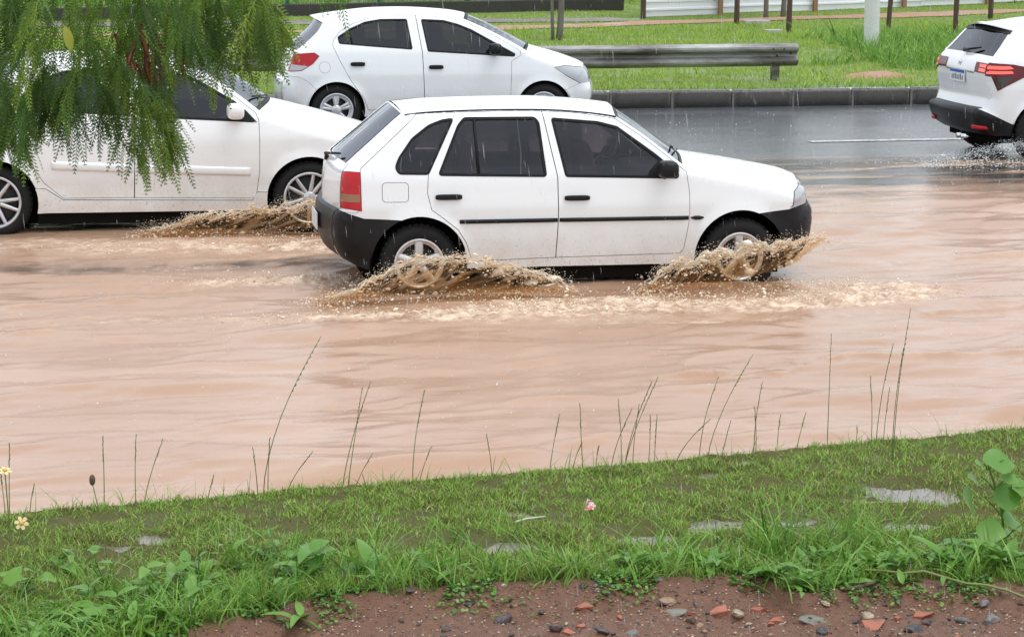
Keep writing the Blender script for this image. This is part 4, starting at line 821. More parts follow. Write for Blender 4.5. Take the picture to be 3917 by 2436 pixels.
for i, x in enumerate(np.linspace(-1.5, 6.5, 60)): _v += [(x, 9.24, pz), (x, float(edge(x))-.09, pz)]
for i in range(59): _f.append((2*i, 2*i+2, 2*i+3, 2*i+1))
tag(obj('puddle_water', (_v, _f), 'puddle'), kind='structure')
# thin concrete edge of the near kerb
V = []; F = []; ex = np.linspace(-12, 14, 90)
for i, x in enumerate(ex):
    e = float(edge(x)); V += [(x, e-.05, -.2), (x, e-.05, .072), (x, e+.010, .070), (x, e+.026, .055), (x, e+.03, -.2)]
for i in range(len(ex)-1):
    for k in range(4): F.append((i*5+k, i*5+k+1, (i+1)*5+k+1, (i+1)*5+k))
o = obj('near_kerb', (V, F), 'kerbnear', smooth=False); tag(o, kind='structure')
# road
grid('road', outer(-4, 18, 40, 70), np.linspace(10.0, 30.45, 60), lambda X, Y: road_z(Y), 'asphalt')
mk = mat('worn_white_road_paint', (.62, .61, .58), .45); setc(mk, mixc(mk, ramp(mk, noise(mk, 25, 5), [(.42, (0, 0, 0)), (.62, (1, 1, 1))]), (.22, .22, .22), (.68, .67, .63)))
for i, x0 in enumerate((-6.4, 1.5, 9.45)):
    x1 = x0+3.4; y0, y1 = 26.2, 26.36; o = obj('lane_mark', ([(x0, y0, float(road_z(y0))+.006), (x1, y0, float(road_z(y0))+.006), (x1, y1, float(road_z(y1))+.006), (x0, y1, float(road_z(y1))+.006)], [(0, 1, 2, 3)]), mk); tag(o, kind='structure')
# far verge
grid('far_verge_ground', outer(-2, 26, 120, 90), np.concatenate([np.linspace(30.5, 52, 110), np.linspace(53, 120, 20)]), far_z, 'farsoil')
def ribbon(name, pts, wd, m, lift=.035):
    P = resample(pts, .4, False); V = []; F = []
    for i, p in enumerate(P):
        a = np.array(P[max(i-1, 0)]); b = np.array(P[min(i+1, len(P)-1)]); t = (b-a)/max(np.hypot(*(b-a)), 1e-6); n = np.array([-t[1], t[0]]); q = wd*(.5+.18*float(pnoise(p[0]*.9, 3.1, 4)))
        for s_ in (-1, -.5, 0, .5, 1):
            r = np.array(p)+n*s_*q; V.append((r[0], r[1], float(far_z(np.array(r[0]), np.array(r[1])))+lift*(1-.6*abs(s_))))
        if i: k = len(V)-10; F += [(k+j, k+j+1, k+j+6, k+j+5) for j in range(4)]
    o = obj(name, (V, F), m); return tag(o, kind='structure')
PATH = [(-20, 42.2), (2, 42.5), (5.4, 42.9), (8, 43.1), (10.5, 43.7), (13, 44.8), (17, 46.2), (19.5, 46.9), (24, 49.0), (30, 51.5)]
ribbon('footpath', PATH, 1.0, 'orange'); ribbon('ditch_mud', [(-20, 44.9), (4, 45.3), (9, 45.7), (12.4, 46.0)], 1.3, mk_soil('ditch_mud_soil', (.10, .075, .055), (.15, .12, .085), .3))
_n = 28; _u, _w = np.meshgrid(np.linspace(-1, 1, _n), np.linspace(-1, 1, _n)); _X = 12.55+.62*_u; _Y = 32.1+.30*_w; _r = np.hypot(_u, _w)+.25*fbm(_u*2.5, _w*2.5, 15, 3)
_Z = far_z(_X, _Y)-.03+.11*np.clip(1-_r**2, -.3, 1)+.015*fbm(_u*6, _w*6, 16, 3); _i = (np.arange(_n-1)[:, None]*_n+np.arange(_n-1)[None]).ravel()
o = obj('bare_earth', npmesh('bare_earth', np.stack([_X, _Y, _Z], -1).reshape(-1, 3), np.stack([_i, _i+1, _i+_n+1, _i+_n], 1)), 'orange'); tag(o, 'low heap of bare orange earth in the grass beyond the kerb', 'earth', kind='structure')

# ------------------------------------------------------------------ flood water
def water_fields(X, Y):
    depth = np.clip(-road_z(Y), 0, .2); amp = smooth01(depth/.07)
    wx = X+.25*fbm(X*.8, Y*.8, 41, 2); wy = Y+.10*fbm(X*.9, Y*1.2, 43, 2)-.045*X
    z = np.zeros_like(X); rs = np.random.default_rng(5)
    for i in range(26):
        lam = .16*1.17**i/1.6+.05; th = rs.normal(math.pi/2+.16, .42); ph = rs.uniform(0, 6.28); kx, ky = math.cos(th)*2*math.pi/lam, math.sin(th)*2*math.pi/lam
        z += .0115*min(lam, .8)**1.3*np.sin(kx*wx+ky*wy+ph)*(0.6+.8*pnoise(X/lam/3+i, Y/lam/3, 60+i))
    z = z+.0035*fbm(X*2.2, Y*5, 51, 3)
    z *= amp
    foam = np.zeros_like(X); rough = np.zeros_like(X); clear = np.zeros_like(X)
    def blob(cx, cy, rx, ry, rot=0.): 
        dx, dy = X-cx, Y-cy; c, s_ = math.cos(rot), math.sin(rot); u = (c*dx+s_*dy)/rx; v = (-s_*dx+c*dy)/ry; return np.exp(-(u*u+v*v))
    nz = fbm(X*3.5, Y*6, 61, 4); n2 = fbm(X*11, Y*17, 63, 3)
    for cx, cy, rx, ry, a in ((2.3, 15.75, .75, .13, .7), (3.1, 15.75, .85, .18, 1.3), (3.80, 15.95, .48, .26, 1.9), (4.5, 16.0, .8, .22, 1.2), (5.4, 15.85, .85, .22, 1.3), (6.15, 15.95, .50, .26, 1.5), (6.5, 16.2, .5, .3, .9), (6.3, 16.5, .35, .2, .6), (1.9, 17.5, .6, .18, .9), (2.5, 17.45, .35, .25, 1.1), (1.0, 16.0, 1.0, .2, .35),
                              (1.5, 19.25, .9, .25, .75), (2.5, 19.1, .5, .35, .9), (.2, 19.6, .8, .3, .5), (1.3, 18.35, .35, .16, .8), (10.5, 24.0, 1.2, .28, .8), (9.2, 23.75, .8, .18, .5), (11.0, 23.2, .9, .16, .6), (4.9, 15.35, 1.0, .10, .5), (2.9, 15.5, .9, .10, .5)):
        g_ = blob(cx, cy, rx, ry, -.08); foam += a*g_*np.clip(.62+.9*nz+.35*n2, 0, 1.5); rough += a*g_
    rough = np.clip(rough, 0, 1.3)
    z = z+rough*amp*(.020*np.abs(fbm(X*6.5, Y*8, 67, 4))+.016*n2-.004)
    for R_ in RIDGES:
        for (x0, y0), (x1, y1) in zip(R_[:-1], R_[1:]):
            t = np.clip(((X-x0)*(x1-x0)+(Y-y0)*(y1-y0))/((x1-x0)**2+(y1-y0)**2), 0, 1); yy = y0+t*(y1-y0)+.03*fbm(X*3, X*0+y0, 71, 3)
            dd = (Y-yy); inx = smooth01((X-R_[0][0]+.15)/.35)*smooth01((R_[-1][0]+.4-X)/.6)*((X >= x0) & ((X < x1) | (x1 == R_[-1][0])))
            prof = np.where(dd < 0, np.exp(-(dd/.035)**2), np.exp(-(dd/.16)**2)); z = z+.030*prof*inx*(.6+.6*fbm(X*2.5, Y*0, 73, 3))*np.maximum(amp, .3); foam += .30*inx*np.exp(-((dd+.01)/.035)**2)*np.clip(.2+1.2*fbm(X*4, Y*4, 75, 3), 0, 1)
    # trough behind each wheel line and brown bow waves by the tyres
    z = z-.008*blob(1.6, 16.85, 1.6, .13)-.015*blob(1.0, 18.4, 1.3, .2)
    clear += 1.0*blob(.5, 18.45, 1.6, .24, -.10)+.75*blob(2.3, 18.25, .9, .2, -.1)+.22*blob(1.9, 16.72, .7, .04, -.02)
    yb = 22.3+.9*fbm(X*.35, Y*1.1, 81, 3)+.25*fbm(X*2, Y*4, 83, 2)
    mud = smooth01((yb-Y)/1.1+.35); mud = np.maximum(mud, .8*np.clip(fbm(X*.5, Y*2.2, 87, 3)*1.8, 0, 1)*smooth01((25.2-Y)/1.5)); mud = mud*np.clip(1-.78*clear*np.clip(.75+.6*nz, 0, 1.2), 0, 1)
    return z, np.clip(foam, 0, 1), np.clip(mud, 0, 1)
RIDGES = [[(7.06, 17.46), (7.57, 17.64), (8.26, 17.69)], [(6.23, 15.23), (6.57, 15.27), (7.21, 15.39)], [(4.3, 13.52), (4.68, 13.43), (5.25, 13.85), (5.62, 13.71), (6.47, 13.79)], [(-.03, 16.62), (.56, 16.63), (1.22, 16.72), (1.53, 16.73)], [(1.74, 17.64), (2.17, 17.44), (2.57, 17.53)], [(5.84, 15.79), (6.21, 15.76), (6.56, 15.8)], [(3.88, 13.58), (4.26, 13.57)], [(-.04, 15.5), (.35, 15.58), (.54, 15.54)], [(7.74, 21.74), (10.02, 21.51)], [(8.3, 23.6), (9.84, 23.62), (10.87, 23.36)]]
def build_water():
    ny = 500; q = np.linspace(0, 1, ny); Yl = 10.45+14.35*(q**1.35)
    u = np.concatenate([np.array([-9, -5, -2.5, -1.2, -.6]), np.linspace(-.28, 1.28, 660), np.array([1.7, 2.4, 4, 7])]); n = len(u)
    X = (u[None, :]*(.50*Yl[:, None])+.0*Yl[:, None]); Y = np.repeat(Yl[:, None], n, 1)
    Y = Y+(edge(X)-10.45-.0)*(1-q[:, None])**1.0*.999
    z, foam, mud = water_fields(X, Y)
    i = (np.arange(ny-1)[:, None]*n+np.arange(n-1)[None, :]).ravel(); V = np.stack([X, Y, z], -1).reshape(-1, 3)
    o = obj('flood_water', npmesh('flood_water', V, np.stack([i, i+1, i+n+1, i+n], 1), {'foam': foam.ravel(), 'mud': mud.ravel()}), 'water'); tag(o, 'brown muddy flood water covering the near lanes of the road', 'water', kind='structure')
build_water()

# ------------------------------------------------------------------ far kerb, stone by stone
kr = empty('far_kerb', (0, 30.33, .0)); tag(kr, 'blackened concrete kerb between wet road and far grass', 'kerb', kind='structure')
kv = []
for i in range(3):
    mb = MB(); L = .84; mb.box((0, 0, -.05), (L, .16, .275+.004*i)); o_ = mb.mesh('kerb_stone'); bm = bmesh.new(); bm.from_mesh(o_); bmesh.ops.bevel(bm, geom=bm.edges[:], offset=.022, segments=3, affect='EDGES'); bmesh.ops.subdivide_edges(bm, edges=[e for e in bm.edges if e.calc_length() > .3], cuts=5)
    for v_ in bm.verts: v_.co += Vector((0, .006*math.sin(v_.co.x*9+i*2), .004*math.sin(v_.co.x*13+i)))
    bm.to_mesh(o_); bm.free(); o_.polygons.foreach_set('use_smooth', [True]*len(o_.polygons)); o_.materials.append(M['kerb']); kv.append(o_)
mb = MB(); mb.box((.842, .006, -.05), (.874, .15, .262)); jm = mb.mesh('kerb_joint', False); jm.materials.append(M['kerbpale'])
for i in range(38):
    o_ = bpy.data.objects.new('kerb_stone', kv[i % 3]); link(o_, kr); o_.location = (-12+i*.862+.25, random.uniform(-.008, .008), random.uniform(-.006, .006)); o_.rotation_euler.z = random.uniform(-.006, .006)
    j_ = bpy.data.objects.new('kerb_joint', jm); link(j_, kr); j_.location = (-12+i*.862+.25, 0, random.uniform(-.01, .0))
gol(); sedan(); onix(); suv()
# ------------------------------------------------------------------ roadside things beyond the road
fz = lambda x, y: float(far_z(np.array(float(x)), np.array(float(y))))
def guardrail():
    x0, x1, y = -9.0, 11.18, 31.72; r = empty('guardrail', (0, 0, 0)); tag(r, 'weathered steel guardrail ending in the grass beyond the far kerb', 'guardrail')
    prof = [(.0, 0), (-.018, .006), (-.078, .045), (-.083, .07), (-.078, .095), (-.012, .135), (-.008, .156), (-.012, .177), (-.078, .217), (-.083, .242), (-.078, .267), (-.018, .306), (.0, .312), (.004, .306), (-.07, .262), (-.004, .177), (-.004, .135), (-.07, .05), (.004, .006)]
    xs_ = np.concatenate([np.linspace(x0, x1-.1, 40), [x1]]); V = []; F = []; n = len(prof)
    for x in xs_:
        for a, b in prof: V.append((x, y+a+.01*math.sin(x*.8), .485+b*1.04+.006*math.sin(x*.6)))
    for i in range(len(xs_)-1):
        for k in range(n): F.append((i*n+k, i*n+(k+1) % n, (i+1)*n+(k+1) % n, (i+1)*n+k))
    F.append(tuple((len(xs_)-1)*n+k for k in range(n))); obj('beam', (V, F), 'steel', r, smooth=False)
    for px in (10.88, 6.9, 2.9, -1.1, -5.1):
        mb = MB(); mb.box((px-.055, y+.03, .1), (px+.055, y+.045, .72)); mb.box((px-.055, y+.10, .1), (px+.055, y+.115, .72)); mb.box((px-.006, y+.044, .1), (px+.006, y+.101, .72)); mb.box((px-.05, y-.003, .50), (px+.05, y+.032, .76)); mb.obj('post', 'steel', r, False)
    for bx, bz in ((10.80, .545), (10.96, .545), (10.88, .64), (10.80, .735), (10.96, .735), (11.08, .60), (11.08, .67)):
        mb = MB(); mb.lathe([(.0, -.012), (.012, -.010), (.016, .0)], 8, 'y', (bx, y-.02 if abs(bz-.64) < .06 else y-.07, bz)); mb.obj('bolt', 'darkmetal', r)
guardrail()
def hoarding():
    A, B = np.array([12.98, 46.35]), np.array([31., 54.5]); L = np.hypot(*(B-A)); u = (B-A)/L; n = np.array([u[1], -u[0]]); r = empty('site_hoarding', (A[0], A[1], 0)); tag(r, 'white corrugated metal hoarding along the back of the grass', 'hoarding')
    k = 0; s_ = 0.; W = 2.05
    while s_ < L-.1:
        e = min(s_+W, L); z0 = fz(*(A+u*s_))+.03; V = []; F = []; P = []; z = 0.
        while z < 2.2:
            P += [(z, 0), (z+.105, 0.), (z+.12, -.035), (z+.155, -.035), (z+.17, 0)]; z += .17
        off = .012*(k % 2)
        for q in (s_-.03, e+.03):
            for zz, d in P:
                p = A+u*q+n*(-d+off*0)-A; V.append((p[0]-n[0]*(.0+off), p[1]-n[1]*off, z0+zz+.02*math.sin(k*1.7)))
        m_ = len(P); F = [(i, i+1, m_+i+1, m_+i) for i in range(m_-1)]; obj('sheet', (V, F), 'hoard', r, smooth=False); s_ = e; k += 1
    for q in np.concatenate([[-.06], np.arange(2.05, L, 2.75)]):
        p = u*q+n*.09; mb = MB(); z0 = fz(*(A+p)); mb.box((p[0]-.045, p[1]-.045, z0-.1), (p[0]+.045, p[1]+.045, z0+2.3)); mb.obj('post', 'woodlight' if q > 0 else 'wood', r, False)
hoarding()
def fence():
    A, B = np.array([-14., 43.9]), np.array([13.3, 49.0]); L = np.hypot(*(B-A)); u = (B-A)/L; r = empty('mesh_fence', (0, 0, 0)); tag(r, 'green wire mesh fence on a dark low plinth at the top left', 'fence')
    V = []; F = []; n = np.array([-u[1], u[0]]); qs = np.linspace(0, L, 40)
    for q in qs:
        p = A+u*q; z = fz(*p)
        for d, h in ((0, -.1), (0, .23), (.02, .25), (.16, .25), (.18, -.1)): V.append((*(p+n*d), z+h))
    for i in range(len(qs)-1): F += [(i*5+k, i*5+k+1, (i+1)*5+k+1, (i+1)*5+k) for k in range(4)]
    obj('plinth', (V, F), 'plinth', r, smooth=False)
    ps = np.arange(.4, L, 1.98); wm = None
    for i, q in enumerate(ps):
        p = A+u*q+n*.08; z = fz(*p)+.2; mb = MB(); mb.box((p[0]-.03, p[1]-.03, z), (p[0]+.03, p[1]+.03, z+1.9)); mb.box((p[0]-.06, p[1]-.06, z+.04), (p[0]+.06, p[1]+.06, z+.06)); mb.obj('post', 'greenpaint', r, False)
        if i < len(ps)-1:
            mb = MB()
            for k in range(1, 40): a = p+u*(.0495*k); mb.box((a[0]-.0025, a[1]-.0025, z+.05), (a[0]+.0025, a[1]+.0025, z+1.8))
            for k in range(10):
                a = p; b = p+u*1.98; mb.tube([(a[0], a[1], z+.08+k*.19), (b[0], b[1], z+.08+k*.19+fz(*b)-fz(*a))], .003, 4, False)
            o = mb.obj('mesh_panel', 'greenpaint', r, False); o['kind'] = 'stuff'
fence()
def pole():
    x, y = 14.1, 36.37; z = fz(x, y); r = empty('light_pole', (x, y, z)); tag(r, 'thick white painted round pole standing in tall grass', 'pole')
    mb = MB(); mb.lathe([(.0, -.3), (.125, -.3), (.125, 0), (.127, .5), (.125, 2), (.115, 5), (.105, 8), (0, 8)], 28, 'z'); o = mb.obj('shaft', 'pole', r); 
pole()
for x, y, h, lean, lab in ((14.23, 44.01, 2.6, .02, 'dark wooden stake beside the pale slab in front of the hoarding'), (14.45, 41.54, 2.6, .03, 'slim dark wooden stake in the lawn left of the white pole'), (16.59, 41.94, 2.6, .05, 'dark wooden stake just right of the thick white pole'), (16.49, 38.49, 2.7, .0, 'brown wooden stake rising directly left of the SUV roof'), (20.22, 45.46, 2.6, .02, 'brown wooden stake rising behind the roof of the SUV')):
    z = fz(x, y); mb = MB(); P = [(x+lean*t*h+.008*math.sin(5*t+x), y, z-.2+t*h) for t in np.linspace(0, 1, 8)]; mb.tube(P, [.052+.005*math.sin(7*i+x) for i in range(8)], 7); o = mb.obj('wooden_stake', 'wood'); tag(o, lab, 'stake', 'stakes in the far grass')
def small_tree(x, y, stems, lab, h=3.2, leafy=True):
    z = fz(x, y); r = empty('young_tree', (x, y, z)); tag(r, lab, 'tree'); rs = random.Random(int(x*100))
    tops = []
    for dx, rad, ln in stems:
        P = [(dx*.4+(dx+ln)*t+.04*math.sin(4*t+dx*9), .02*math.sin(6*t), -.1+h*t) for t in np.linspace(0, 1, 10)]
        mb = MB(); mb.tube(P, [rad*(1.25-.7*t) for t in np.linspace(0, 1, 10)], 8); mb.obj('trunk', 'bark', r); tops.append(P[-1])
        mb = MB()
        for k in range(5):
            t = .55+.4*rs.random(); b = P[int(t*9)]; a = rs.random()*6.28; mb.tube([b, (b[0]+.4*math.cos(a), b[1]+.4*math.sin(a), b[2]+.5)], [.018, .006], 5)
        mb.obj('branch', 'twig', r)
    n = 900; c = np.array(tops).mean(0); g = RNG.normal(size=(n, 3))*[.8, .8, .45]+c+[0, 0, .9]; d = RNG.normal(size=(n, 3)); d /= np.linalg.norm(d, axis=1)[:, None]; e = np.cross(d, RNG.normal(size=(n, 3))); e /= np.linalg.norm(e, axis=1)[:, None]; s_ = RNG.uniform(.05, .1, (n, 1))
    V = np.stack([g-d*s_, g+e*s_*.4, g+d*s_, g-e*s_*.4], 1).reshape(-1, 3); i = np.arange(n)*4
    o = obj('crown', npmesh('crown', V, np.stack([i, i+1, i+2, i+3], 1), {'rnd': np.repeat(RNG.random(n), 4)}), 'lush', r); o['kind'] = 'stuff'
small_tree(9.71, 40.26, ((-.10, .026, -.12), (.05, .050, .04)), 'thin pale lichened twin-stemmed tree behind the guardrail')
small_tree(15.55, 46.1, ((0, .045, -.12),), 'crooked young tree forking in front of the hoarding')
small_tree(15.95, 46.2, ((0, .05, .05),), 'single dark young trunk right of the forked one by the hoarding')
for x, y, sx, sy, lab in ((14.62, 43.95, .5, .28, 'long pale concrete slab lying in grass beside a dark stake'), (14.05, 41.2, .3, .22, 'small pale concrete block lying in grass left of a stake')):
    z = fz(x, y); mb = MB(); mb.box((x-sx/2, y-sy/2, z-.02), (x+sx/2, y+sy/2, z+.09)); o = bevel_obj(mb.obj('concrete_slab', 'slab'), .012); tag(o, lab, 'slab')

# ------------------------------------------------------------------ stones on the mud
def stone_mesh(name, seed, flat=.7, cut=3, rough=.16, sub=2):
    bm = bmesh.new(); bmesh.ops.create_icosphere(bm, subdivisions=sub, radius=.5); rs = random.Random(seed); a, b, c = (rs.uniform(0, 20) for _ in range(3))
    for v in bm.verts:
        p = v.co; v.co = p*(1+rough*math.sin(p.x*5+a)*math.sin(p.y*6+b)+rough*.7*math.sin(p.z*8+c+p.x*3)); v.co.z *= flat; v.co.y *= rs.choice((1, 1))*.85
    for _ in range(cut):
        n = Vector((rs.gauss(0, 1), rs.gauss(0, 1), rs.gauss(0, .8))).normalized(); d = rs.uniform(.26, .38)
        for v in bm.verts:
            q = v.co.dot(n)-d
            if q > 0: v.co -= n*q
    me = bpy.data.meshes.new(name); bm.to_mesh(me); bm.free(); return me
def brick_mesh(name, seed, tile=False):
    rs = random.Random(seed); bm = bmesh.new(); bmesh.ops.create_cube(bm, size=1)
    for v in bm.verts: v.co = Vector((v.co.x*rs.uniform(.8, 1.1), v.co.y*rs.uniform(.6, .95), v.co.z*rs.uniform(.38, .5)))
    bmesh.ops.bisect_plane(bm, geom=bm.verts[:]+bm.edges[:]+bm.faces[:], plane_co=(.2, .1, 0), plane_no=Vector((rs.uniform(.4, 1), rs.uniform(-.8, .8), rs.uniform(-.3, .3))).normalized(), clear_outer=True)
    bmesh.ops.holes_fill(bm, edges=bm.edges[:]); bmesh.ops.bevel(bm, geom=bm.edges[:], offset=.03, segments=1, affect='EDGES')
    bmesh.ops.triangulate(bm, faces=bm.faces[:]); bmesh.ops.subdivide_edges(bm, edges=[e for e in bm.edges if e.calc_length() > .35], cuts=1)
    for v in bm.verts: v.co += Vector((rs.gauss(0, .012), rs.gauss(0, .012), rs.gauss(0, .012)+(.04*math.sin(v.co.y*26) if tile and v.co.z > 0 else 0)))
    me = bpy.data.meshes.new(name); bm.to_mesh(me); bm.free(); return me
SM = {}
for k, m_ in STONE.items():
    L_ = []
    for i in range(4):
        me = brick_mesh('stone_'+k, i*7+len(k), k == 'tile') if k in ('brick', 'tile') else stone_mesh('stone_'+k, i*13+len(k), .28 if k == 'flat' else .72)
        me.materials.append(m_); L_.append(me)
    SM[k] = L_
SL = dict(dark=('stone', 'wet dark grey stone lying on the brown mud', 'stone', 'dark stones on the mud'), grey=('stone', 'mid grey stone lying on the brown mud', 'stone', 'grey stones on the mud'), brick=('brick_fragment', 'broken orange red brick fragment lying on the mud', 'brick fragment', 'brick fragments on the mud'), tile=('tile_fragment', 'ridged orange red roof tile fragment lying on the mud', 'tile fragment', 'tile fragments on the mud'),
          pale=('stone', 'pale cream stone lying on the brown mud', 'stone', 'pale stones on the mud'), tan=('stone', 'tan brown stone lying on the brown mud', 'stone', 'tan stones on the mud'), brown=('stone', 'dark brown stone beside a tan one on the mud', 'stone', None), white=('pebble', 'small white pebble at the edge of the weeds', 'pebble', None), flat=('stone_flake', 'flat grey green stone flake lying on the mud', 'stone', 'flat flakes on the mud'))
bz = lambda x, y: float(bank_z(np.array(float(x)), np.array(float(y))))
STONES = [('dark', 1.93, 8.831, .094, .69), ('dark', 2.107, 8.657, .064, .84), ('tile', 2.804, 8.741, .093, .48), ('brick', 2.979, 8.735, .062, .67), ('tile', 3.001, 8.577, .078, .39), ('brick', 2.275, 8.876, .069, .35), ('brick', 2.213, 8.679, .041, 1.08), ('brick', 2.158, 8.641, .047, .71), ('brick', 3.607, 8.494, .079, .48), ('pale', 3.368, 8.508, .072, .71), ('dark', 3.502, 8.348, .088, .73), ('dark', 3.317, 8.507, .044, 1.08), ('flat', 3.149, 8.524, .126, .24), ('pale', 2.875, 8.681, .076, .5), ('grey', 3.894, 8.551, .056, .75), ('grey', 3.849, 8.389, .082, .58), ('grey', 3.738, 8.417, .068, .6), ('dark', 3.136, 8.406, .091, .44), ('tan', 2.642, 8.873, .098, .36), ('flat', 2.631, 8.776, .11, .23), ('brick', 3.371, 8.413, .105, .32), ('brown', 2.67, 8.666, .055, .94), ('tan', 2.694, 8.616, .054, .62), ('white', 1.99, 9.1, .025, .64), ('dark', 1.823, 8.99, .045, .69), ('dark', 2.102, 8.894, .038, .73), ('dark', 1.59, 9.08, .045, .62), ('dark', 1.673, 8.716, .05, .47), ('grey', 2.381, 9.05, .046, .62), ('tan', 2.43, 9.05, .043, .75), ('grey', 2.638, 9.03, .043, .75), ('dark', 2.32, 9.06, .046, .54), ('brick', 2.699, 8.762, .035, .7), ('brick', 2.587, 8.808, .028, .62), ('dark', 3.588, 8.425, .051, .87), ('pale', 3.229, 8.621, .052, .4), ('grey', 3.815, 8.70, .032, .78), ('dark', 3.49, 8.78, .028, .88), ('dark', 3.504, 8.67, .038, .55), ('brick', 2.953, 8.497, .027, .75), ('grey', 2.392, 8.555, .067, .35), ('dark', 2.277, 8.578, .074, .36), ('pale', 2.166, 8.722, .024, .71)]
rs = random.Random(3)
ORD = ('first', 'second', 'third', 'fourth', 'fifth', 'sixth', 'seventh', 'eighth', 'ninth', 'tenth', 'eleventh', 'twelfth', 'thirteenth', 'fourteenth', 'fifteenth', 'sixteenth', 'seventeenth', 'eighteenth', 'nineteenth', 'twentieth')
def ordi(i):
    return ORD[i] if i < 20 else ('twenty-'+ORD[i-20] if i < 29 else 'thirtieth' if i == 29 else 'thirty-'+ORD[i-30] if i < 39 else 'fortieth' if i == 39 else 'forty-'+ORD[i-40] if i < 49 else 'fiftieth')
def put_stone(k, x, y, s_, asp, i):
    nm, lab, cat, grp = SL[k]; o = bpy.data.objects.new(nm, SM[k][i % 4]); link(o); hz = s_*min(asp*1.15, .95)
    o.scale = (s_, s_*rs.uniform(.7, 1.), hz if k not in ('flat',) else s_*.5); o.location = (x, y, bz(x, y)+.14*min(hz, s_*.6)); o.rotation_euler = (rs.uniform(-.25, .25), rs.uniform(-.25, .25), rs.uniform(0, 6.28)); tag(o, lab, cat, grp); return o
SEQ = {k: sorted(s[1] for s in STONES if s[0] == k) for k in SL}
for i, (k, x, y, s_, a) in enumerate(STONES):
    o = put_stone(k, x, y, s_, a, i); q = SEQ[k].index(x); w_ = {'dark': 'large dark grey stone', 'grey': 'large mid grey stone', 'brick': 'orange red brick fragment', 'tile': 'ridged orange red tile fragment', 'pale': 'larger pale cream stone', 'tan': 'larger tan brown stone', 'flat': 'flat grey green stone flake'}.get(k)
    if w_: o['label'] = f'{w_} on the mud, {ordi(q)} of its kind from the left'
    if i == 0: o['label'] = 'largest rounded black stone sitting on the mud, bottom centre'; del o['group']
n_ = 0
while n_ < 170:
    x = rs.uniform(.9, 4.4); y = rs.uniform(8.2, 9.05)
    if y > float(mudline(x))-.04 or (x < 2 and rs.random() < .6) or (y > 8.75 and rs.random() < .55): continue
    k = rs.choices(('dark', 'grey', 'brick', 'tan', 'pale'), (60, 16, 12, 12, 6))[0]; o = put_stone(k, x, y, rs.uniform(.011, .034), rs.uniform(.5, .8), n_); o.name = 'pebble'; o['category'] = 'pebble'; o['group'] = k+' pebbles in the mud'; o['label'] = {'dark': 'tiny dark grey pebble', 'grey': 'tiny mid grey pebble', 'brick': 'tiny red brick chip', 'tan': 'tiny tan pebble', 'pale': 'tiny pale pebble'}[k]+' scattered in the mud'; n_ += 1
# fine grit, uncountable
g_ = np.stack([RNG.uniform(.3, 4.6, 9000), RNG.uniform(8.05, 9.15, 9000)], 1); g_ = g_[g_[:, 1] < mudline(g_[:, 0])-.01]; n = len(g_); z = bank_z(g_[:, 0], g_[:, 1]); s_ = RNG.uniform(.002, .007, n)[:, None, None]
oc = np.array([(1, 0, 0), (0, 1, 0), (-1, 0, 0), (0, -1, 0), (0, 0, .7), (0, 0, -.7)]); rr_ = RNG.uniform(.6, 1.3, (n, 6, 1)); V = np.concatenate([g_, z[:, None]+.002], 1)[:, None]+oc[None]*s_*rr_
of = np.array([(0, 1, 4), (1, 2, 4), (2, 3, 4), (3, 0, 4)]); F = (np.arange(n)[:, None, None]*6+of[None]).reshape(-1, 3)
m = mat('grit', (.1, .08, .07), .4); setc(m, ramp(m, attr(m, 'rnd'), [(0, (.03, .03, .035)), (.5, (.13, .085, .06)), (.8, (.30, .20, .13)), (1, (.5, .4, .3))]))
o = obj('gravel_grit', npmesh('grit', V.reshape(-1, 3), F, {'rnd': np.repeat(RNG.random(n), 6)}, False), m); tag(o, 'fine grit scattered over the wet mud', 'gravel', kind='stuff')
# litter
def scrap():
    x, y = 2.623, 10.155; z = bz(x, y); V = [(-.03*.75, 0, .0), (.02, -.01, .005), (.04, .02, .012), (0, .03, .03), (-.005, .01, .055), (.025, .02, .03)]; o = obj('paper_scrap', ([(x+a, y+b, z+c_+.02) for a, b, c_ in V], [(0, 1, 5, 4), (1, 2, 5), (0, 4, 3), (4, 5, 3), (3, 5, 2)]), mat('pink_paper', (.62, .42, .40), .7), smooth=False); setc(o.data.materials[0], mixc(o.data.materials[0], ramp(o.data.materials[0], noise(o.data.materials[0], 60, 2), [(.48, (0, 0, 0)), (.52, (1, 1, 1))]), (.75, .70, .68), (.55, .16, .18))); tag(o, 'crumpled pink and white scrap of litter on the grass', 'litter')
scrap()
mb = MB(); mb.tube([(2.24, 10.0, bz(2.24, 10.0)+.015), (2.29, 10.01, bz(2.3, 10)+.024), (2.385, 10.03, bz(2.38, 10)+.03)], [.007, .0045, .003], 6); o = mb.obj('pale_stick', mk_wood('bleached_stick', (.5, .46, .36), (.62, .58, .48))); tag(o, 'short bleached stick lying in the verge grass', 'stick')
mb = MB(); mb.tube([(3.34, 8.72, bz(3.34, 8.72)+.012), (3.42, 8.745, bz(3.42, 8.74)+.018), (3.5, 8.80, bz(3.5, 8.8)+.02), (3.56, 8.86, bz(3.56, 8.86)+.012)], [.006, .009, .006, .003], 6); mb.tube([(3.42, 8.745, bz(3.42, 8.74)+.018), (3.40, 8.70, bz(3.4, 8.7)+.01)], [.005, .002], 5); o = mb.obj('dead_root', 'twig'); tag(o, 'thin brown dead root curving over the mud', 'root')

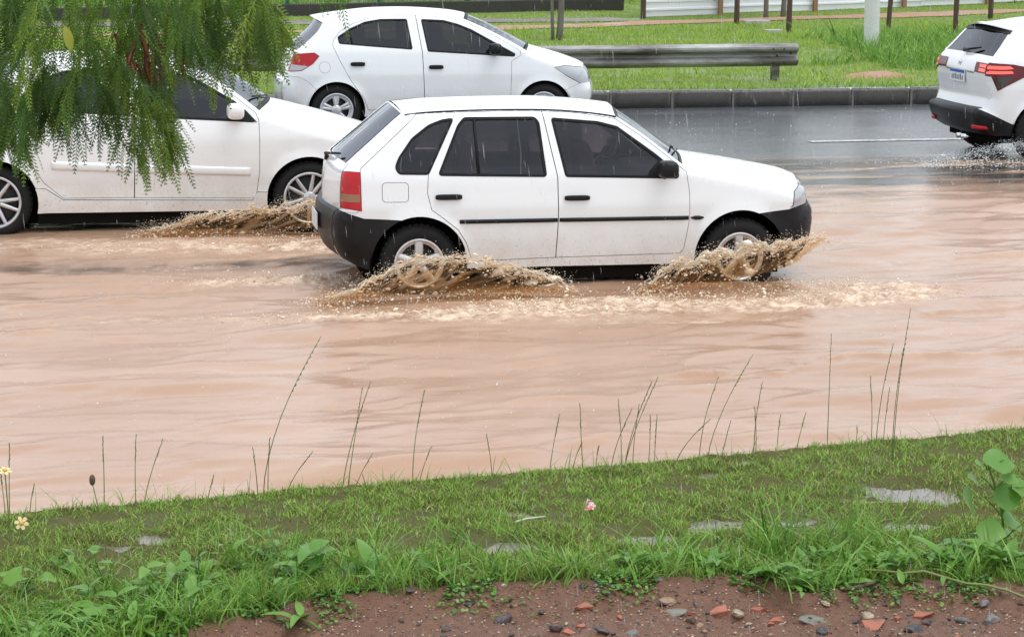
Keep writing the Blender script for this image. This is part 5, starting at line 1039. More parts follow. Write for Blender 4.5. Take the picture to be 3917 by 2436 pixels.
# overhead cables above the near verge (the car windows mirror them)
def cables():
    r = empty('power_line', (0, 7.5, 0)); tag(r, 'overhead power cables above the near verge, mirrored in the car windows', 'power line')
    for i, (dy, z, rad) in enumerate(((-.5, 7.3, .012), (-.1, 7.75, .022), (.1, 7.85, .014), (.6, 8.5, .010))):
        P = [(x, dy+.15*math.sin(x*.1+i), z+.0016*(x-3)**2-.35+.05*i) for x in np.linspace(-24, 30, 28)]; mb = MB(); mb.tube(P, rad, 6, False); mb.obj('cable', 'rubber', r)
    for px in (-24, 30):
        mb = MB(); mb.lathe([(.16, -.5), (.15, 3), (.11, 10), (0, 10)], 12, 'z', (px, 0, 0)); mb.box((px-.05, -.9, 8.3), (px+.05, .9, 8.42)); mb.obj('utility_pole', 'pole', r)
cables()
# ------------------------------------------------------------------ grass
def blades(B, h, wd, lean, bend, rng=RNG, rnd=None, segs=3):
    """B (n,3) bases; returns V, quads, tris, rnd"""
    n = len(B); a = rng.uniform(0, 2*math.pi, n); d = np.stack([np.cos(a), np.sin(a), np.zeros(n)], 1); f = rng.uniform(0, 2*math.pi, n); s_ = np.stack([np.cos(f), np.sin(f), np.zeros(n)], 1)
    L = []; ts = np.linspace(0, 1, segs+1)
    for t in ts:
        c = B+d*((lean*t+bend*t*t)*h)[:, None]; c = c+np.array([0, 0, 1])*(h*(t-.5*bend*t*t*.9))[:, None]
        if t < 1:
            w_ = (wd*(1-t**2*.75))[:, None]*.5; L += [c-s_*w_, c+s_*w_]
        else: L.append(c)
    k = len(L); V = np.stack(L, 1).reshape(-1, 3); i = np.arange(n)[:, None]*k
    Q = np.concatenate([i+np.array([[2*j, 2*j+1, 2*j+3, 2*j+2]]) for j in range(segs-1)]); T = i+np.array([[2*segs-2, 2*segs-1, 2*segs]])
    r = rng.random(n) if rnd is None else rnd
    return V, Q, T, np.repeat(r, k)
def grass_obj(name, sets, m, label, cat='grass', parent=None):
    V = []; Q = []; T = []; Rn = []; k = 0
    for v, q, t, r in sets: V.append(v); Q.append(q+k); T.append(t+k); Rn.append(r); k += len(v)
    o = obj(name, npmesh(name, np.concatenate(V), [np.concatenate(Q), np.concatenate(T)], {'rnd': np.concatenate(Rn)}), m, parent); tag(o, label, cat, kind='stuff'); return o
# short lawn of the near verge
n = 190000; x = RNG.uniform(-1.2, 6.4, n); t = RNG.random(n); y = mudline(x)+.02+t*(edge(x)-.0-mudline(x)); pf = puddle_f(x, y); cl = fbm(x*3, y*3, 91, 3)
keep = (RNG.random(n) > pf*1.25-.10) & (RNG.random(n) < .60+.80*cl); x, y, t, cl = x[keep], y[keep], t[keep], cl[keep]; n = len(x); near = np.exp(-t*5)
h = RNG.uniform(.016, .040, n)*(1+.35*cl)*(1+1.0*near); B = np.stack([x, y, bank_z(x, y)-.004], 1)
grass_obj('lawn_grass', [blades(B, h, RNG.uniform(.003, .006, n), RNG.uniform(-.2, .8, n), RNG.uniform(0, .9, n), rnd=np.clip(RNG.normal(.50+.40*cl, .22, n), 0, 1), segs=2)], 'lawn', 'short trampled grass covering the near verge between puddles')
# tufts of long blades at the fringe and scattered through the lawn
def tuft(n_t, xr, yf, hr, per, spread, wd):
    S = []
    for i in range(n_t):
        x = RNG.uniform(*xr); y = yf(x); k = int(RNG.integers(*per)); bx = x+RNG.normal(0, spread, k); by = y+RNG.normal(0, spread, k); hh = RNG.uniform(hr[0], hr[1], k)*RNG.uniform(.7, 1.2)
        S.append(blades(np.stack([bx, by, bank_z(bx, by)-.004], 1), hh, RNG.uniform(wd*.6, wd*1.2, k), RNG.uniform(.05, .6, k), RNG.uniform(0, 1.1, k), rnd=np.clip(RNG.normal(RNG.uniform(.3, .75), .15, k), 0, 1), segs=4))
    return S
S = tuft(300, (-1, 6), lambda x: float(mudline(x))+abs(RNG.normal(.10, .13))-.02, (.05, .16), (5, 14), .028, .0085)+tuft(120, (-1, 6), lambda x: float(mudline(x))+RNG.uniform(.05, .7), (.10, .26), (4, 9), .03, .0075)
S += tuft(60, (-1, 1.6), lambda x: float(mudline(x))+RNG.uniform(-.05, .8), (.12, .26), (5, 10), .05, .008)+tuft(150, (-1, 6), lambda x: float(mudline(x))+RNG.uniform(.6, 2.0), (.05, .10), (3, 8), .02, .005)+tuft(30, (3.2, 3.8), lambda x: 9.35+RNG.normal(0, .12), (.12, .30), (6, 10), .04, .008)
S += tuft(90, (-1, 1.0), lambda x: float(mudline(x))+abs(RNG.normal(.0, .25)), (.06, .18), (6, 14), .035, .0085)
S += tuft(110, (-1, 6), lambda x: float(edge(x))-RNG.uniform(.02, .22), (.05, .15), (3, 7), .018, .0042)
S += tuft(26, (3.15, 6), lambda x: float(mudline(x))+RNG.uniform(.0, .35), (.10, .22), (8, 14), .05, .012)
grass_obj('fringe_grass', S, 'lush', 'longer arching grass blades along the edge of the mud')
# far verge
def far_patch(n, xr, yr, hr, wr, m, name, lab, mask=None, rnd=.5, bend=.6):
    x = RNG.uniform(*xr, n); y = RNG.uniform(yr[0]**2, yr[1]**2, n)**.5 if yr[0] > 0 else RNG.uniform(*yr, n); x = x+(y-31)*.0; keep = np.ones(n, bool)
    d = segdist(np.stack([x, y], 1), PATH, False); keep &= d > .42; d = segdist(np.stack([x, y], 1), [(-20, 44.9), (4, 45.3), (9, 45.7), (12.4, 46.0)], False); keep &= (d > .5) | (RNG.random(n) < .12); keep &= np.exp(-(((x-12.5)/.42)**2+((y-32.05)/.2)**2)) < .5
    if mask is not None: keep &= mask(x, y)
    x, y = x[keep], y[keep]; n = len(x); cl = fbm(x*.8, y*.8, 95, 3); B = np.stack([x, y, far_z(x, y)-.01], 1); hs_ = 1-.5*smooth01((y-42)/3)*(y < 51)
    return grass_obj(name, [blades(B, RNG.uniform(*hr, n)*(1+.5*cl)*hs_, RNG.uniform(*wr, n), RNG.uniform(-.1, .7, n), RNG.uniform(0, bend, n), rnd=np.clip(RNG.normal(rnd+.28*cl, .17, n), 0, 1), segs=2)], m, lab)
far_patch(130000, (-3, 27), (30.52, 52), (.05, .13), (.010, .020), 'fargrass', 'far_grass', 'bright green mown grass of the verge beyond the road')
far_patch(30000, (-4, 30), (51, 66), (.15, .3), (.02, .04), 'lush', 'hill_grass', 'darker green grass slope behind the mesh fence', rnd=.35)
lushm = lambda x, y: (fbm(x*.5, y*.5, 97, 2)*.9+np.exp(-(((x-14.6)/2.2)**2+((y-34.8)/2.0)**2))*1.3+np.exp(-(((x-16.8)/2.5)**2+((y-38)/2.5)**2)) > .62)
far_patch(26000, (11.3, 20), (31.2, 42), (.14, .40), (.012, .024), 'lush', 'tall_grass', 'tall lush grass round the foot of the white pole', lushm, bend=1.0)
far_patch(2500, (-3, 24), (30.5, 30.68), (.04, .10), (.008, .016), 'lush', 'kerb_grass', 'ragged grass hanging over the back edge of the far kerb')
# seeding stems, one by one
STEMS = [(-.009, 10.804, .011, -.003, .354), (-.028, 10.847, -.016, .004, .214), (.575, 10.766, .008, -.002, .353), (.612, 10.759, .094, -.021, .317), (.426, 10.757, .002, 0, .366), (.911, 10.819, .036, -.008, .155), (1.155, 10.811, -.02, .005, .228), (1.176, 10.766, .276, -.061, .776), (1.207, 10.841, .012, -.003, .291), (1.295, 10.864, .129, -.029, .23), (1.573, 10.891, .139, -.031, .555), (1.599, 10.886, .073, -.016, .513), (1.653, 11.0, .083, -.018, .173), (1.929, 10.93, .057, -.013, .499), (1.957, 10.9, .055, -.012, .172), (2.332, 10.95, -.028, .006, .222), (2.632, 10.981, .044, -.01, .291), (2.813, 11.02, -.018, .004, .345), (2.756, 11.0, .042, -.009, .135), (2.882, 11.03, .013, -.003, .11), (2.967, 11.05, .1, -.022, .319), (3.019, 11.05, -.019, .004, .351), (3.04, 11.06, .16, -.035, .472), (3.084, 11.06, .027, -.006, .32), (3.041, 11.06, .129, -.029, .451), (3.171, 11.08, .006, -.001, .267), (2.973, 10.333, .022, -.005, .421), (3.325, 11.1, .166, -.037, .229), (3.454, 11.12, .086, -.019, .429), (3.501, 11.13, .215, -.048, .541), (3.773, 11.17, -.012, .003, .248), (3.763, 11.17, .034, -.007, .383), (3.893, 11.18, .012, -.003, .192), (4.006, 11.2, .042, -.009, .193), (4.181, 11.22, .004, -.001, .597), (4.433, 11.24, -.016, .004, .353), (4.466, 11.25, .069, -.015, .524), (4.387, 10.814, .059, -.013, .795), (4.383, 10.815, .035, -.008, .59), (4.401, 10.994, .024, -.005, .345), (4.333, 11.2, .004, -.001, .091), (4.378, 10.217, -.08, .018, .282), (3.6, 9.401, .084, -.019, .499), (3.541, 9.481, .083, -.018, .272), (.084, 10.825, .024, -.005, .143), (3.302, 10.348, .061, -.013, .373), (4.025, 9.743, .044, -.01, .359), (4.142, 9.293, -.087, .019, .346), (1.59, 9.869, -.071, .016, .308), (1.92, 9.803, .091, -.02, .271)]
rs = random.Random(9)
for i, (x, y, dx, dy, dz) in enumerate(STEMS):
    r = empty('grass_stem', (x, y, bz(x, y)-.01)); bw = rs.uniform(-.25, .25)*abs(dz)*.3; ts = np.linspace(0, 1, 9)
    P = [(dx*t**1.5+bw*math.sin(math.pi*t)*.25, dy*t+rs.uniform(-.001, .001), (dz+.01)*t) for t in ts]; mb = MB(); mb.tube(P, [.0026-.0014*t for t in ts], 4, False)
    v, f = mb.v, mb.f; o = obj('stalk', npmesh('stalk', np.array(v), np.array(f), {'rnd': np.full(len(v), rs.random())}), 'stemgrass', r)
    mb = MB(); a, b = Vector(P[5]), Vector(P[8])
    for k in range(11):
        t = .0+k/11; c_ = a+(b-a)*t; d = (b-a).normalized()*.016+Vector((rs.uniform(-.004, .004), rs.uniform(-.004, .004), 0)); mb.tube([c_, c_+d*.5, c_+d], [.0008, .0030*(1-.45*t), .0006], 4, False)
    obj('seed_head', npmesh('seed_head', np.array(mb.v), np.array(mb.f), {'rnd': np.full(len(mb.v), rs.random())}), 'stemgrass', r)
    q_ = sorted(s[0] for s in STEMS).index(x); lab = f"{'tall' if dz > .45 else 'short' if dz < .24 else 'thin'} seeding grass stem on the near verge, {ordi(q_) if q_ < 40 else ordi(q_-40)+' after the fortieth'} from the left"; grp = 'seeding grass stems on the near verge'
    if i == 7: lab, grp = 'tallest slanting grass stem left of centre, crossing far over the water', None
    if i == 37: lab, grp = 'tallest grass stem on the right, reaching up to the foam', None
    tag(r, lab, 'grass stem', grp)

# ------------------------------------------------------------------ weeds with separate leaves
def leaf_mesh(name, L, W, fold=.25, droop=.35, blunt=.5, n=7):
    V = []; F = []
    for i in range(n+1):
        t = i/n; w_ = W*.5*(math.sin(math.pi*min(1, t*.96+.02)**blunt)**.9) if 0 < i < n else .0015; x = L*t; z = -droop*L*t*t
        V += [(x, -w_, z+fold*w_+.04*W*math.sin(9*t)), (x, 0, z), (x, w_, z+fold*w_-.04*W*math.sin(8*t))]
    for i in range(n): F += [(i*3, i*3+1, i*3+4, i*3+3), (i*3+1, i*3+2, i*3+5, i*3+4)]
    me = npmesh(name, np.array(V), np.array(F), {'rnd': np.full(len(V), .5)}); me.materials.append(M['weedleaf']); return me
LF = dict(lance=[leaf_mesh('leaf', 1, .30+.04*i, .3, .25+.15*i, .75) for i in range(3)], ovate=[leaf_mesh('leaf', 1, .55+.06*i, .2, .15+.2*i, .7) for i in range(3)], round=[leaf_mesh('leaf', 1, .92, .12, .10+.15*i, .85, 9) for i in range(3)])
def weed(x, y, kind, nl, L, hs, label, grp, seed, tilt=(.15, .9)):
    rs = random.Random(seed); z = bz(x, y); r = empty('weed_plant', (x, y, z)); tag(r, label, 'weed', grp); top = []
    mb = MB(); ns = max(1, int(hs))
    H = hs-int(hs) if hs >= 1 else hs
    P = [(rs.gauss(0, .01)*k, rs.gauss(0, .01)*k, H*k/4) for k in range(5)]; mb.tube(P, [.004, .0035, .003, .0025, .002], 5)
    me = npmesh('stem', np.array(mb.v), [np.array([f for f in mb.f if len(f) == 4])], {'rnd': np.full(len(mb.v), .4)}); obj('stem', me, 'weedleaf', r)
    for k in range(nl):
        o = bpy.data.objects.new('leaf', LF[kind][rs.randrange(3)]); link(o, r); t = (k+.5)/nl; s_ = L*rs.uniform(.65, 1.15); o.location = Vector(P[min(4, int(t*5))]); o.scale = (s_, s_*rs.uniform(.85, 1.1), s_)
        o.rotation_euler = Euler((rs.uniform(-.4, .4), -rs.uniform(*tilt), k*2.4+rs.uniform(-.4, .4)), 'XYZ')
    return r
rs = random.Random(21)
KINDW = dict(lance='narrow-leaved', ovate='oval-leaved')
WEEDS = [(1.212, 9.30, 'ovate', 7, .11, .12), (1.40, 9.28, 'ovate', 5, .10, .05), (1.07, 8.88, 'lance', 6, .10, .02), (3.10, 8.93, 'lance', 8, .10, .03), (3.22, 8.86, 'lance', 7, .09, .02), (3.16, 8.77, 'lance', 6, .07, .02), (.30, 9.0, 'ovate', 8, .08, .10), (.52, 9.15, 'ovate', 7, .075, .12), (.12, 8.95, 'lance', 7, .10, .04), (.70, 9.05, 'ovate', 7, .06, .08), (.05, 9.4, 'ovate', 6, .07, .08), (.36, 9.35, 'ovate', 6, .08, .14), (.82, 9.02, 'ovate', 8, .05, .03),
        (3.55, 9.0, 'lance', 8, .11, .04), (3.7, 8.98, 'lance', 8, .11, .05), (3.85, 8.93, 'lance', 9, .12, .05), (3.98, 8.9, 'lance', 9, .12, .06), (4.12, 8.88, 'lance', 9, .13, .06), (4.25, 8.82, 'lance', 9, .12, .05), (3.45, 9.06, 'lance', 8, .09, .04), (4.0, 9.08, 'ovate', 8, .10, .08), (4.15, 9.1, 'ovate', 8, .10, .08), (3.3, 9.08, 'lance', 8, .09, .03), (2.9, 9.12, 'lance', 7, .09, .03), (2.6, 9.22, 'lance', 6, .09, .03), (1.75, 9.25, 'lance', 7, .09, .03), (.55, 8.88, 'ovate', 7, .06, .05), (3.42, 8.80, 'lance', 5, .08, .01), (3.65, 8.80, 'lance', 5, .07, .01), (.2, 9.7, 'lance', 6, .10, .05), (-.1, 9.2, 'ovate', 7, .08, .10)]
_rw = random.Random(5)
for _ in range(34):
    _x = _rw.uniform(-.1, 4.4) if _ % 2 else _rw.uniform(-.1, 1.3); WEEDS.append((_x, float(mudline(_x))+_rw.uniform(.0, .30 if _x > 1.3 else .75), _rw.choice(('lance', 'lance', 'ovate')), _rw.randrange(6, 10), _rw.uniform(.05, .095), _rw.uniform(.02, .09)))
for i, (x, y, k, nl, L, H) in enumerate(WEEDS):
    lab, grp = f'{KINDW[k]} weed along the edge of the mud, {ordi(sorted(w_[0] for w_ in WEEDS if w_[2] == k).index(x))} of its kind from the left', 'low weeds along the mud edge'
    if i == 0: lab, grp = 'dark green weed with broad oval leaves left of centre', None
    if i == 2: lab, grp = 'bright green weed standing alone on the mud at lower left', None
    weed(x, y, k, nl+2, L*1.25, H*1.2, lab, grp, 50+i)
def sapling():
    x, y = 4.243, 9.071; z = bz(x, y); r = empty('sapling', (x, y, z)); tag(r, 'tall sapling with large round green leaves at the right edge', 'sapling')
    K = 1/594.; pos = [(-40, 267, .20, .35, 2.6), (-92, 172, .19, .9, 3.3), (-16, 165, .17, .9, .2), (-60, 90, .17, .6, 3.0), (-100, 225, .12, .25, 3.2), (-95, 258, .07, .3, 3.0), (-18, 222, .11, .15, .3), (-50, 40, .16, .7, 2.6), (20, 95, .16, .6, .1), (30, 190, .15, .5, -.3)]
    P = [(0, 0, 0), (-.04, .0, .11), (-.055, .0, .22), (-.095, .0, .34), (-.13, 0, .43)]; mb = MB(); mb.tube(P, [.008, .007, .006, .0045, .003], 6)
    for dx, dz, s_, tl, a in pos:
        e = Vector((dx*K, -.03, dz*K)); b = Vector(P[min(4, max(1, int(dz/60)))])-Vector((0, 0, .03)); mb.tube([b, (b+e)/2+Vector((0, 0, .008)), e], [.004, .003, .0025], 5)
    obj('stem', npmesh('stem', np.array(mb.v), [np.array([f for f in mb.f if len(f) == 4])], {'rnd': np.full(len(mb.v), .2)}), 'weedleaf', r)
    for i, (dx, dz, s_, tl, a) in enumerate(pos):
        o = bpy.data.objects.new('leaf', LF['round'][i % 3]); link(o, r); o.location = (dx*K-s_*.5, -.03, dz*K); s_ *= .8; o.scale = (s_,)*3; o.rotation_euler = Euler((tl+.2, .1+.3*math.sin(i*2.1), .6*math.sin(i*1.7)), 'XYZ')
sapling()
# green runner over the mud
mb = MB(); P = []
for t in np.linspace(0, 1, 14): xx = 3.2+.95*t; yy = 9.10-.62*t; P.append((xx, yy, max(bz(xx, yy)+.02, .075)+.02*math.sin(3*t)))
mb.tube(P, [.0055]*14, 6); r = empty('green_runner', (0, 0, 0)); tag(r, 'long green runner stem trailing over the mud at the right', 'runner'); obj('stalk', npmesh('runner', np.array(mb.v), [np.array([f for f in mb.f if len(f) == 4])], {'rnd': np.full(len(mb.v), .8)}), 'stemgrass', r)
for k in (2, 5, 8, 11): o = bpy.data.objects.new('leaf', LF['lance'][k % 3]); link(o, r); o.location = P[k]; o.scale = (.07,)*3; o.rotation_euler = (.2, -.3, k*1.3)
# creeping clover mats
n = 9000; x = RNG.uniform(.2, 4.6, n); y = mudline(x)+RNG.normal(.0, .09, n)-.01; k_ = (fbm(x*3, y*3, 101, 3) > .02) & (y < mudline(x)+.2); x, y = x[k_], y[k_]; n = len(x); z = bank_z(x, y)+RNG.uniform(.003, .022, n); s_ = RNG.uniform(.005, .010, n)
a = RNG.uniform(0, 6.28, n); ti = RNG.normal(0, .35, (n, 2)); V = []
for k in range(6): an = a+k*math.pi/3; cx, cy = np.cos(an)*s_, np.sin(an)*s_; V.append(np.stack([x+cx, y+cy, z+cx*ti[:, 0]+cy*ti[:, 1]], 1))
V = np.stack(V, 1).reshape(-1, 3); i = np.arange(n)[:, None]*6+np.arange(6)[None]; o = obj('creeping_clover', npmesh('clover', V, i, {'rnd': np.repeat(RNG.random(n), 6)}), 'weedleaf'); tag(o, 'mat of tiny round-leaved creeping clover at the mud edge', 'clover', kind='stuff')
# daisies
def daisy(x, y, top, lab, face):
    z = bz(x, y); r = empty('daisy', (x, y, z)); tag(r, lab, 'flower'); mb = MB(); P = [(0, 0, 0), (top[0]*.4, 0, top[2]*.5), top]; mb.tube(P, [.0035, .003, .003], 5); obj('stem', npmesh('stem', np.array(mb.v), [np.array([f for f in mb.f if len(f) == 4])], {'rnd': np.full(len(mb.v), .6)}), 'stemgrass', r)
    c_ = Vector(top); nrm = Vector(face).normalized(); e1 = nrm.orthogonal().normalized(); e2 = nrm.cross(e1)
    for k in range(6):
        d = e1*math.cos(k*1.047)+e2*math.sin(k*1.047); s_ = nrm.cross(d); pts = [c_+d*.006, c_+d*.016-s_*.008+nrm*.002, c_+d*.028-s_*.007, c_+d*.031, c_+d*.028+s_*.007, c_+d*.016+s_*.008+nrm*.002]; obj('petal', ([tuple(p) for p in pts], [(0, 1, 2, 3, 4, 5)]), 'petal', r)
    v, f = superell((0, 0, 0), .011, .011, .008, 1.); obj('flower_disc', ([tuple(c_+nrm*(p[2]+.003)+e1*p[0]+e2*p[1]) for p in v], f), 'yolk', r)
daisy(.10, 9.75, (-.06, 0, .20), 'small cream daisy with yellow centre at lower left, facing the camera', (-.1, -1, .5)); daisy(-.01, 10.2, (-.012, 0, .32), 'cream daisy high on its stalk at the left edge', (.1, -.4, 1))
mb = MB(); mb.tube([(.40, 9.9, bz(.4, 9.9)), (.37, 9.9, .3), (.345, 9.9, .42)], [.003, .0025, .002], 5); r = empty('withered_bud', (0, 0, 0)); tag(r, 'dark withered flower bud on a thin stalk, left foreground', 'flower bud'); obj('stem', npmesh('stem', np.array(mb.v), [np.array([f for f in mb.f if len(f) == 4])], {'rnd': np.full(len(mb.v), .4)}), 'stemgrass', r); obj('bud', superell((.345, 9.9, .435), .013, .013, .024, .9), 'twig', r)

# ------------------------------------------------------------------ overhanging feathery tree
def pinna_tree():
    r = empty('feathery_tree', (-2.6, 4.7, .05)); tag(r, 'feathery-leaved tree hanging its wet branch into the upper left corner', 'tree'); O = Vector((-2.6, 4.7, .05))
    mb = MB(); mb.tube([(0, 0, 0), (.1, .02, 1.0), (.25, .0, 2.0), (.55, -.05, 2.9), (1.0, -.1, 3.6)], [.12, .11, .095, .08, .06], 10); mb.obj('trunk', 'bark', r)
    br = [[(1.0, -.1, 3.6), (1.7, -.1, 3.5), (2.4, -.08, 3.25), (2.75, .06, 2.98), (2.87, .06, 2.72), (2.88, .04, 2.58)], [(1.7, -.1, 3.5), (2.1, .1, 3.35), (2.5, .1, 3.0), (2.66, .06, 2.78)], [(2.4, -.08, 3.25), (2.8, .08, 3.05), (3.0, .08, 2.85), (3.09, .05, 2.70)], [(2.87, .06, 2.72), (2.92, .0, 2.58), (2.94, -.05, 2.50)], [(1.0, -.1, 3.6), (.9, .5, 4.2), (1.1, 1.0, 4.6)], [(1.0, -.1, 3.6), (1.2, -.8, 4.3)]]
    for b in br:
        P = catmull3(b); mb = MB(); mb.tube(P, [.020*(1-.85*t)+.002 for t in np.linspace(0, 1, len(P))] if b[0][0] < 1.5 else [.008*(1-.7*t)+.0015 for t in np.linspace(0, 1, len(P))], 7); mb.obj('branch', 'twig', r)
    # leaves: local x,z in the sheet of foliage; env = lower outline
    K = 1/1236.; ox, oz = 2.6+.011, 2.736-.05
    env = lambda px: np.interp(px, [-300, 0, 60, 100, 190, 260, 300, 340, 420, 440, 475, 530, 600, 640, 668, 690], [430, 390, 360, 325, 370, 330, 290, 255, 205, 185, 160, 165, 160, 140, 105, 60])
    VV = []; RR = []; dew = []; rg = np.random.default_rng(77); n_leaf = 0
    def pinna(p, d, side, L, col):
        nlf = int(L/.0056); d = d/np.linalg.norm(d); side = side-d*(side@d); side /= np.linalg.norm(side)+1e-9; nn = np.cross(d, side)
        t = (np.arange(nlf)+.5)/nlf; g = np.array([0, 0, -1.]); ax = p[None]+d[None]*(L*t)[:, None]+g[None]*(.25*L*t**2)[:, None]; ll = .0125*np.sin(np.pi*np.clip(t*.85+.13, 0, 1))**.6
        for sg in (-1, 1):
            ld = d*.74+side*sg*.68+nn*rg.uniform(-.25, .25); ld = ld/np.linalg.norm(ld); wv = np.cross(ld, nn); wv = wv*.0015
            a = ax; b = ax+ld[None]*ll[:, None]; m_ = (a+b)/2; VV.append(np.stack([a, m_+wv[None], b, m_-wv[None]], 1).reshape(-1, 3)); RR.append(np.repeat(np.clip(rg.normal(col, .10, nlf), 0, 1), 4))
        w_ = side*.0006; VV.append(np.stack([p-w_, p+w_, ax[-1]+w_, ax[-1]-w_], 0)); RR.append(np.full(4, col))
        if rg.random() < .5: dew.append(ax[-1]+g*.004)
    def leaf(p, d, L, npair, col):
        d = d/np.linalg.norm(d); g = np.array([0, 0, -1.])
        for k in range(npair):
            t = (k+.6)/npair; q = p+d*L*t+g*.35*L*t*t; tang = d+g*.7*t; tang /= np.linalg.norm(tang); sd = np.cross(tang, rg.normal(size=3)*.3+np.array([0, 1., 0])); sd /= np.linalg.norm(sd)
            for sg in (-1, 1):
                dd = tang*.55+sd*sg*(.55*rg.uniform(.4, 1))+g*rg.uniform(.3, 1.3)+rg.normal(size=3)*.2; pinna(q, dd, rg.normal(size=3)*[1, .5, 1], rg.uniform(.05, .090)*(1-.3*abs(t-.5)), col)
        w_ = np.array([.0009, 0, 0]); e = p+d*L+g*.35*L; VV.append(np.stack([p-w_, p+w_, e+w_, e-w_], 0)); RR.append(np.full(4, col))
    for i in range(140):
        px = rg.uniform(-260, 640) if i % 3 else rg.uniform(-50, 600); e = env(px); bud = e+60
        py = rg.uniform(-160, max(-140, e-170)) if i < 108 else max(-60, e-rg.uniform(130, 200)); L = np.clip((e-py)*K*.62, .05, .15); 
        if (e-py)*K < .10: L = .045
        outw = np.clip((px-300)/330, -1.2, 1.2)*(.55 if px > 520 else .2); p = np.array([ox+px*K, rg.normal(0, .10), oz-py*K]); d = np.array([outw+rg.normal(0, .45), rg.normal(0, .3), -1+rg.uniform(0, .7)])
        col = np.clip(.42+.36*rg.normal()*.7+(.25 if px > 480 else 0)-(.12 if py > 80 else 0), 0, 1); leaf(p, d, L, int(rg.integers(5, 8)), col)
    # long hanging sprays at the right end
    for px, py, ex, ey in ((560, 20, 655, 90), (590, 10, 668, 60), (520, 40, 600, 130), (610, 30, 640, 120), (480, 60, 520, 160), (350, 210, 400, 330), (330, 200, 340, 330), (380, 230, 415, 330), (340, 215, 330, 345), (362, 220, 372, 350), (385, 235, 398, 350), (400, 225, 420, 340), (318, 225, 312, 330), (372, 215, 385, 330), (20, 240, 50, 320), (150, 230, 180, 310), (230, 240, 290, 330), (100, 180, 70, 260), (5, 220, 0, 310)):
        p = np.array([ox+px*K, rg.normal(-.03, .04), oz-py*K]); d = np.array([(ex-px)*K, 0, -(ey-py)*K]); leaf(p, d, max(.05, np.linalg.norm(d)), 7, rg.uniform(.35, .8))
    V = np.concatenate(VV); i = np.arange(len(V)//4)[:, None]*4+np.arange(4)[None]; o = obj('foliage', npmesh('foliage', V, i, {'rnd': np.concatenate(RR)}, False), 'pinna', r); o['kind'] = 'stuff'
    # beads of rain on the tips
    D_ = np.array(dew); D_ = D_[rg.random(len(D_)) < .35]; n = len(D_); oc = np.array([(1, 0, 0), (0, 1, 0), (-1, 0, 0), (0, -1, 0), (0, 0, 1.3), (0, 0, -1.3)])*.0014; V = (D_[:, None]+oc[None]).reshape(-1, 3)
    of = np.array([(0, 1, 4), (1, 2, 4), (2, 3, 4), (3, 0, 4), (1, 0, 5), (2, 1, 5), (3, 2, 5), (0, 3, 5)]); o = obj('rain_beads', npmesh('beads', V, (np.arange(n)[:, None, None]*6+of[None]).reshape(-1, 3)), 'dew', r); o['kind'] = 'stuff'
    # pods
    for i, (ax_, ay, bx, by) in enumerate(((405, 105, 436, 186), (372, 110, 384, 208), (352, 120, 368, 205), (325, 120, 332, 190), (335, 60, 340, 150), (300, 130, 306, 186), (270, 85, 280, 140), (362, 85, 376, 168), (312, 100, 300, 165), (345, 110, 352, 215))):
        a = Vector((ox+ax_*K, -.06-.02*(i % 3), oz-ay*K)); b = Vector((ox+bx*K, -.06-.02*(i % 3), oz-by*K)); d = (b-a); sd = Vector((-d.z, 0, d.x)).normalized(); Pv = []; Fv = []; N = 9
        for k in range(N+1):
            t = k/N; w_ = .0052*(math.sin(math.pi*min(1, .08+t*.86))**.45); c_ = a+d*t+Vector((.004*math.sin(t*4+i), .003*math.sin(t*6), 0)); b_ = .0016*abs(math.sin(t*22))
            Pv += [c_-sd*w_, c_+Vector((0, -.0022-b_, 0)), c_+sd*w_, c_+Vector((0, .0022+b_, 0))]
        for k in range(N): Fv += [(k*4+j, k*4+(j+1) % 4, k*4+4+(j+1) % 4, k*4+4+j) for j in range(4)]
        Fv += [(0, 1, 2, 3), (N*4+3, N*4+2, N*4+1, N*4)]; obj('seed_pod', (Pv, Fv), 'pod', r)
    o = obj('yellow_leaf', leaf_mesh('yl', .055, .02, .2, .1, .8).copy(), 'yellowleaf', r); o.location = (ox+148*K, -.12, oz-62*K); o.rotation_euler = (1.4, 1.3, .2)
    # high crown outside the view keeps the tree whole
    n = 2600; g = rg.normal(size=(n, 3))*[.9, .9, .45]+[.9, .3, 4.9]; d = rg.normal(size=(n, 3)); d /= np.linalg.norm(d, axis=1)[:, None]; e = np.cross(d, rg.normal(size=(n, 3))); e /= np.linalg.norm(e, axis=1)[:, None]; s_ = rg.uniform(.03, .07, (n, 1)); V = np.stack([g-d*s_, g+e*s_*.25, g+d*s_, g-e*s_*.25], 1).reshape(-1, 3)
    o = obj('crown', npmesh('crown', V, np.arange(n)[:, None]*4+np.arange(4)[None], {'rnd': np.repeat(rg.random(n), 4)}), 'pinna', r); o['kind'] = 'stuff'
def catmull3(pts, k=5):
    P = [np.array(p, float) for p in pts]; Q = [2*P[0]-P[1]]+P+[2*P[-1]-P[-2]]; out = []
    for i in range(1, len(Q)-2):
        a, b, c, d = Q[i-1:i+3]
        for t in np.arange(k)/k: out.append(.5*(2*b+(c-a)*t+(2*a-5*b+4*c-d)*t*t+(3*b-a-3*c+d)*t**3))
    out.append(P[-1]); return out
pinna_tree()

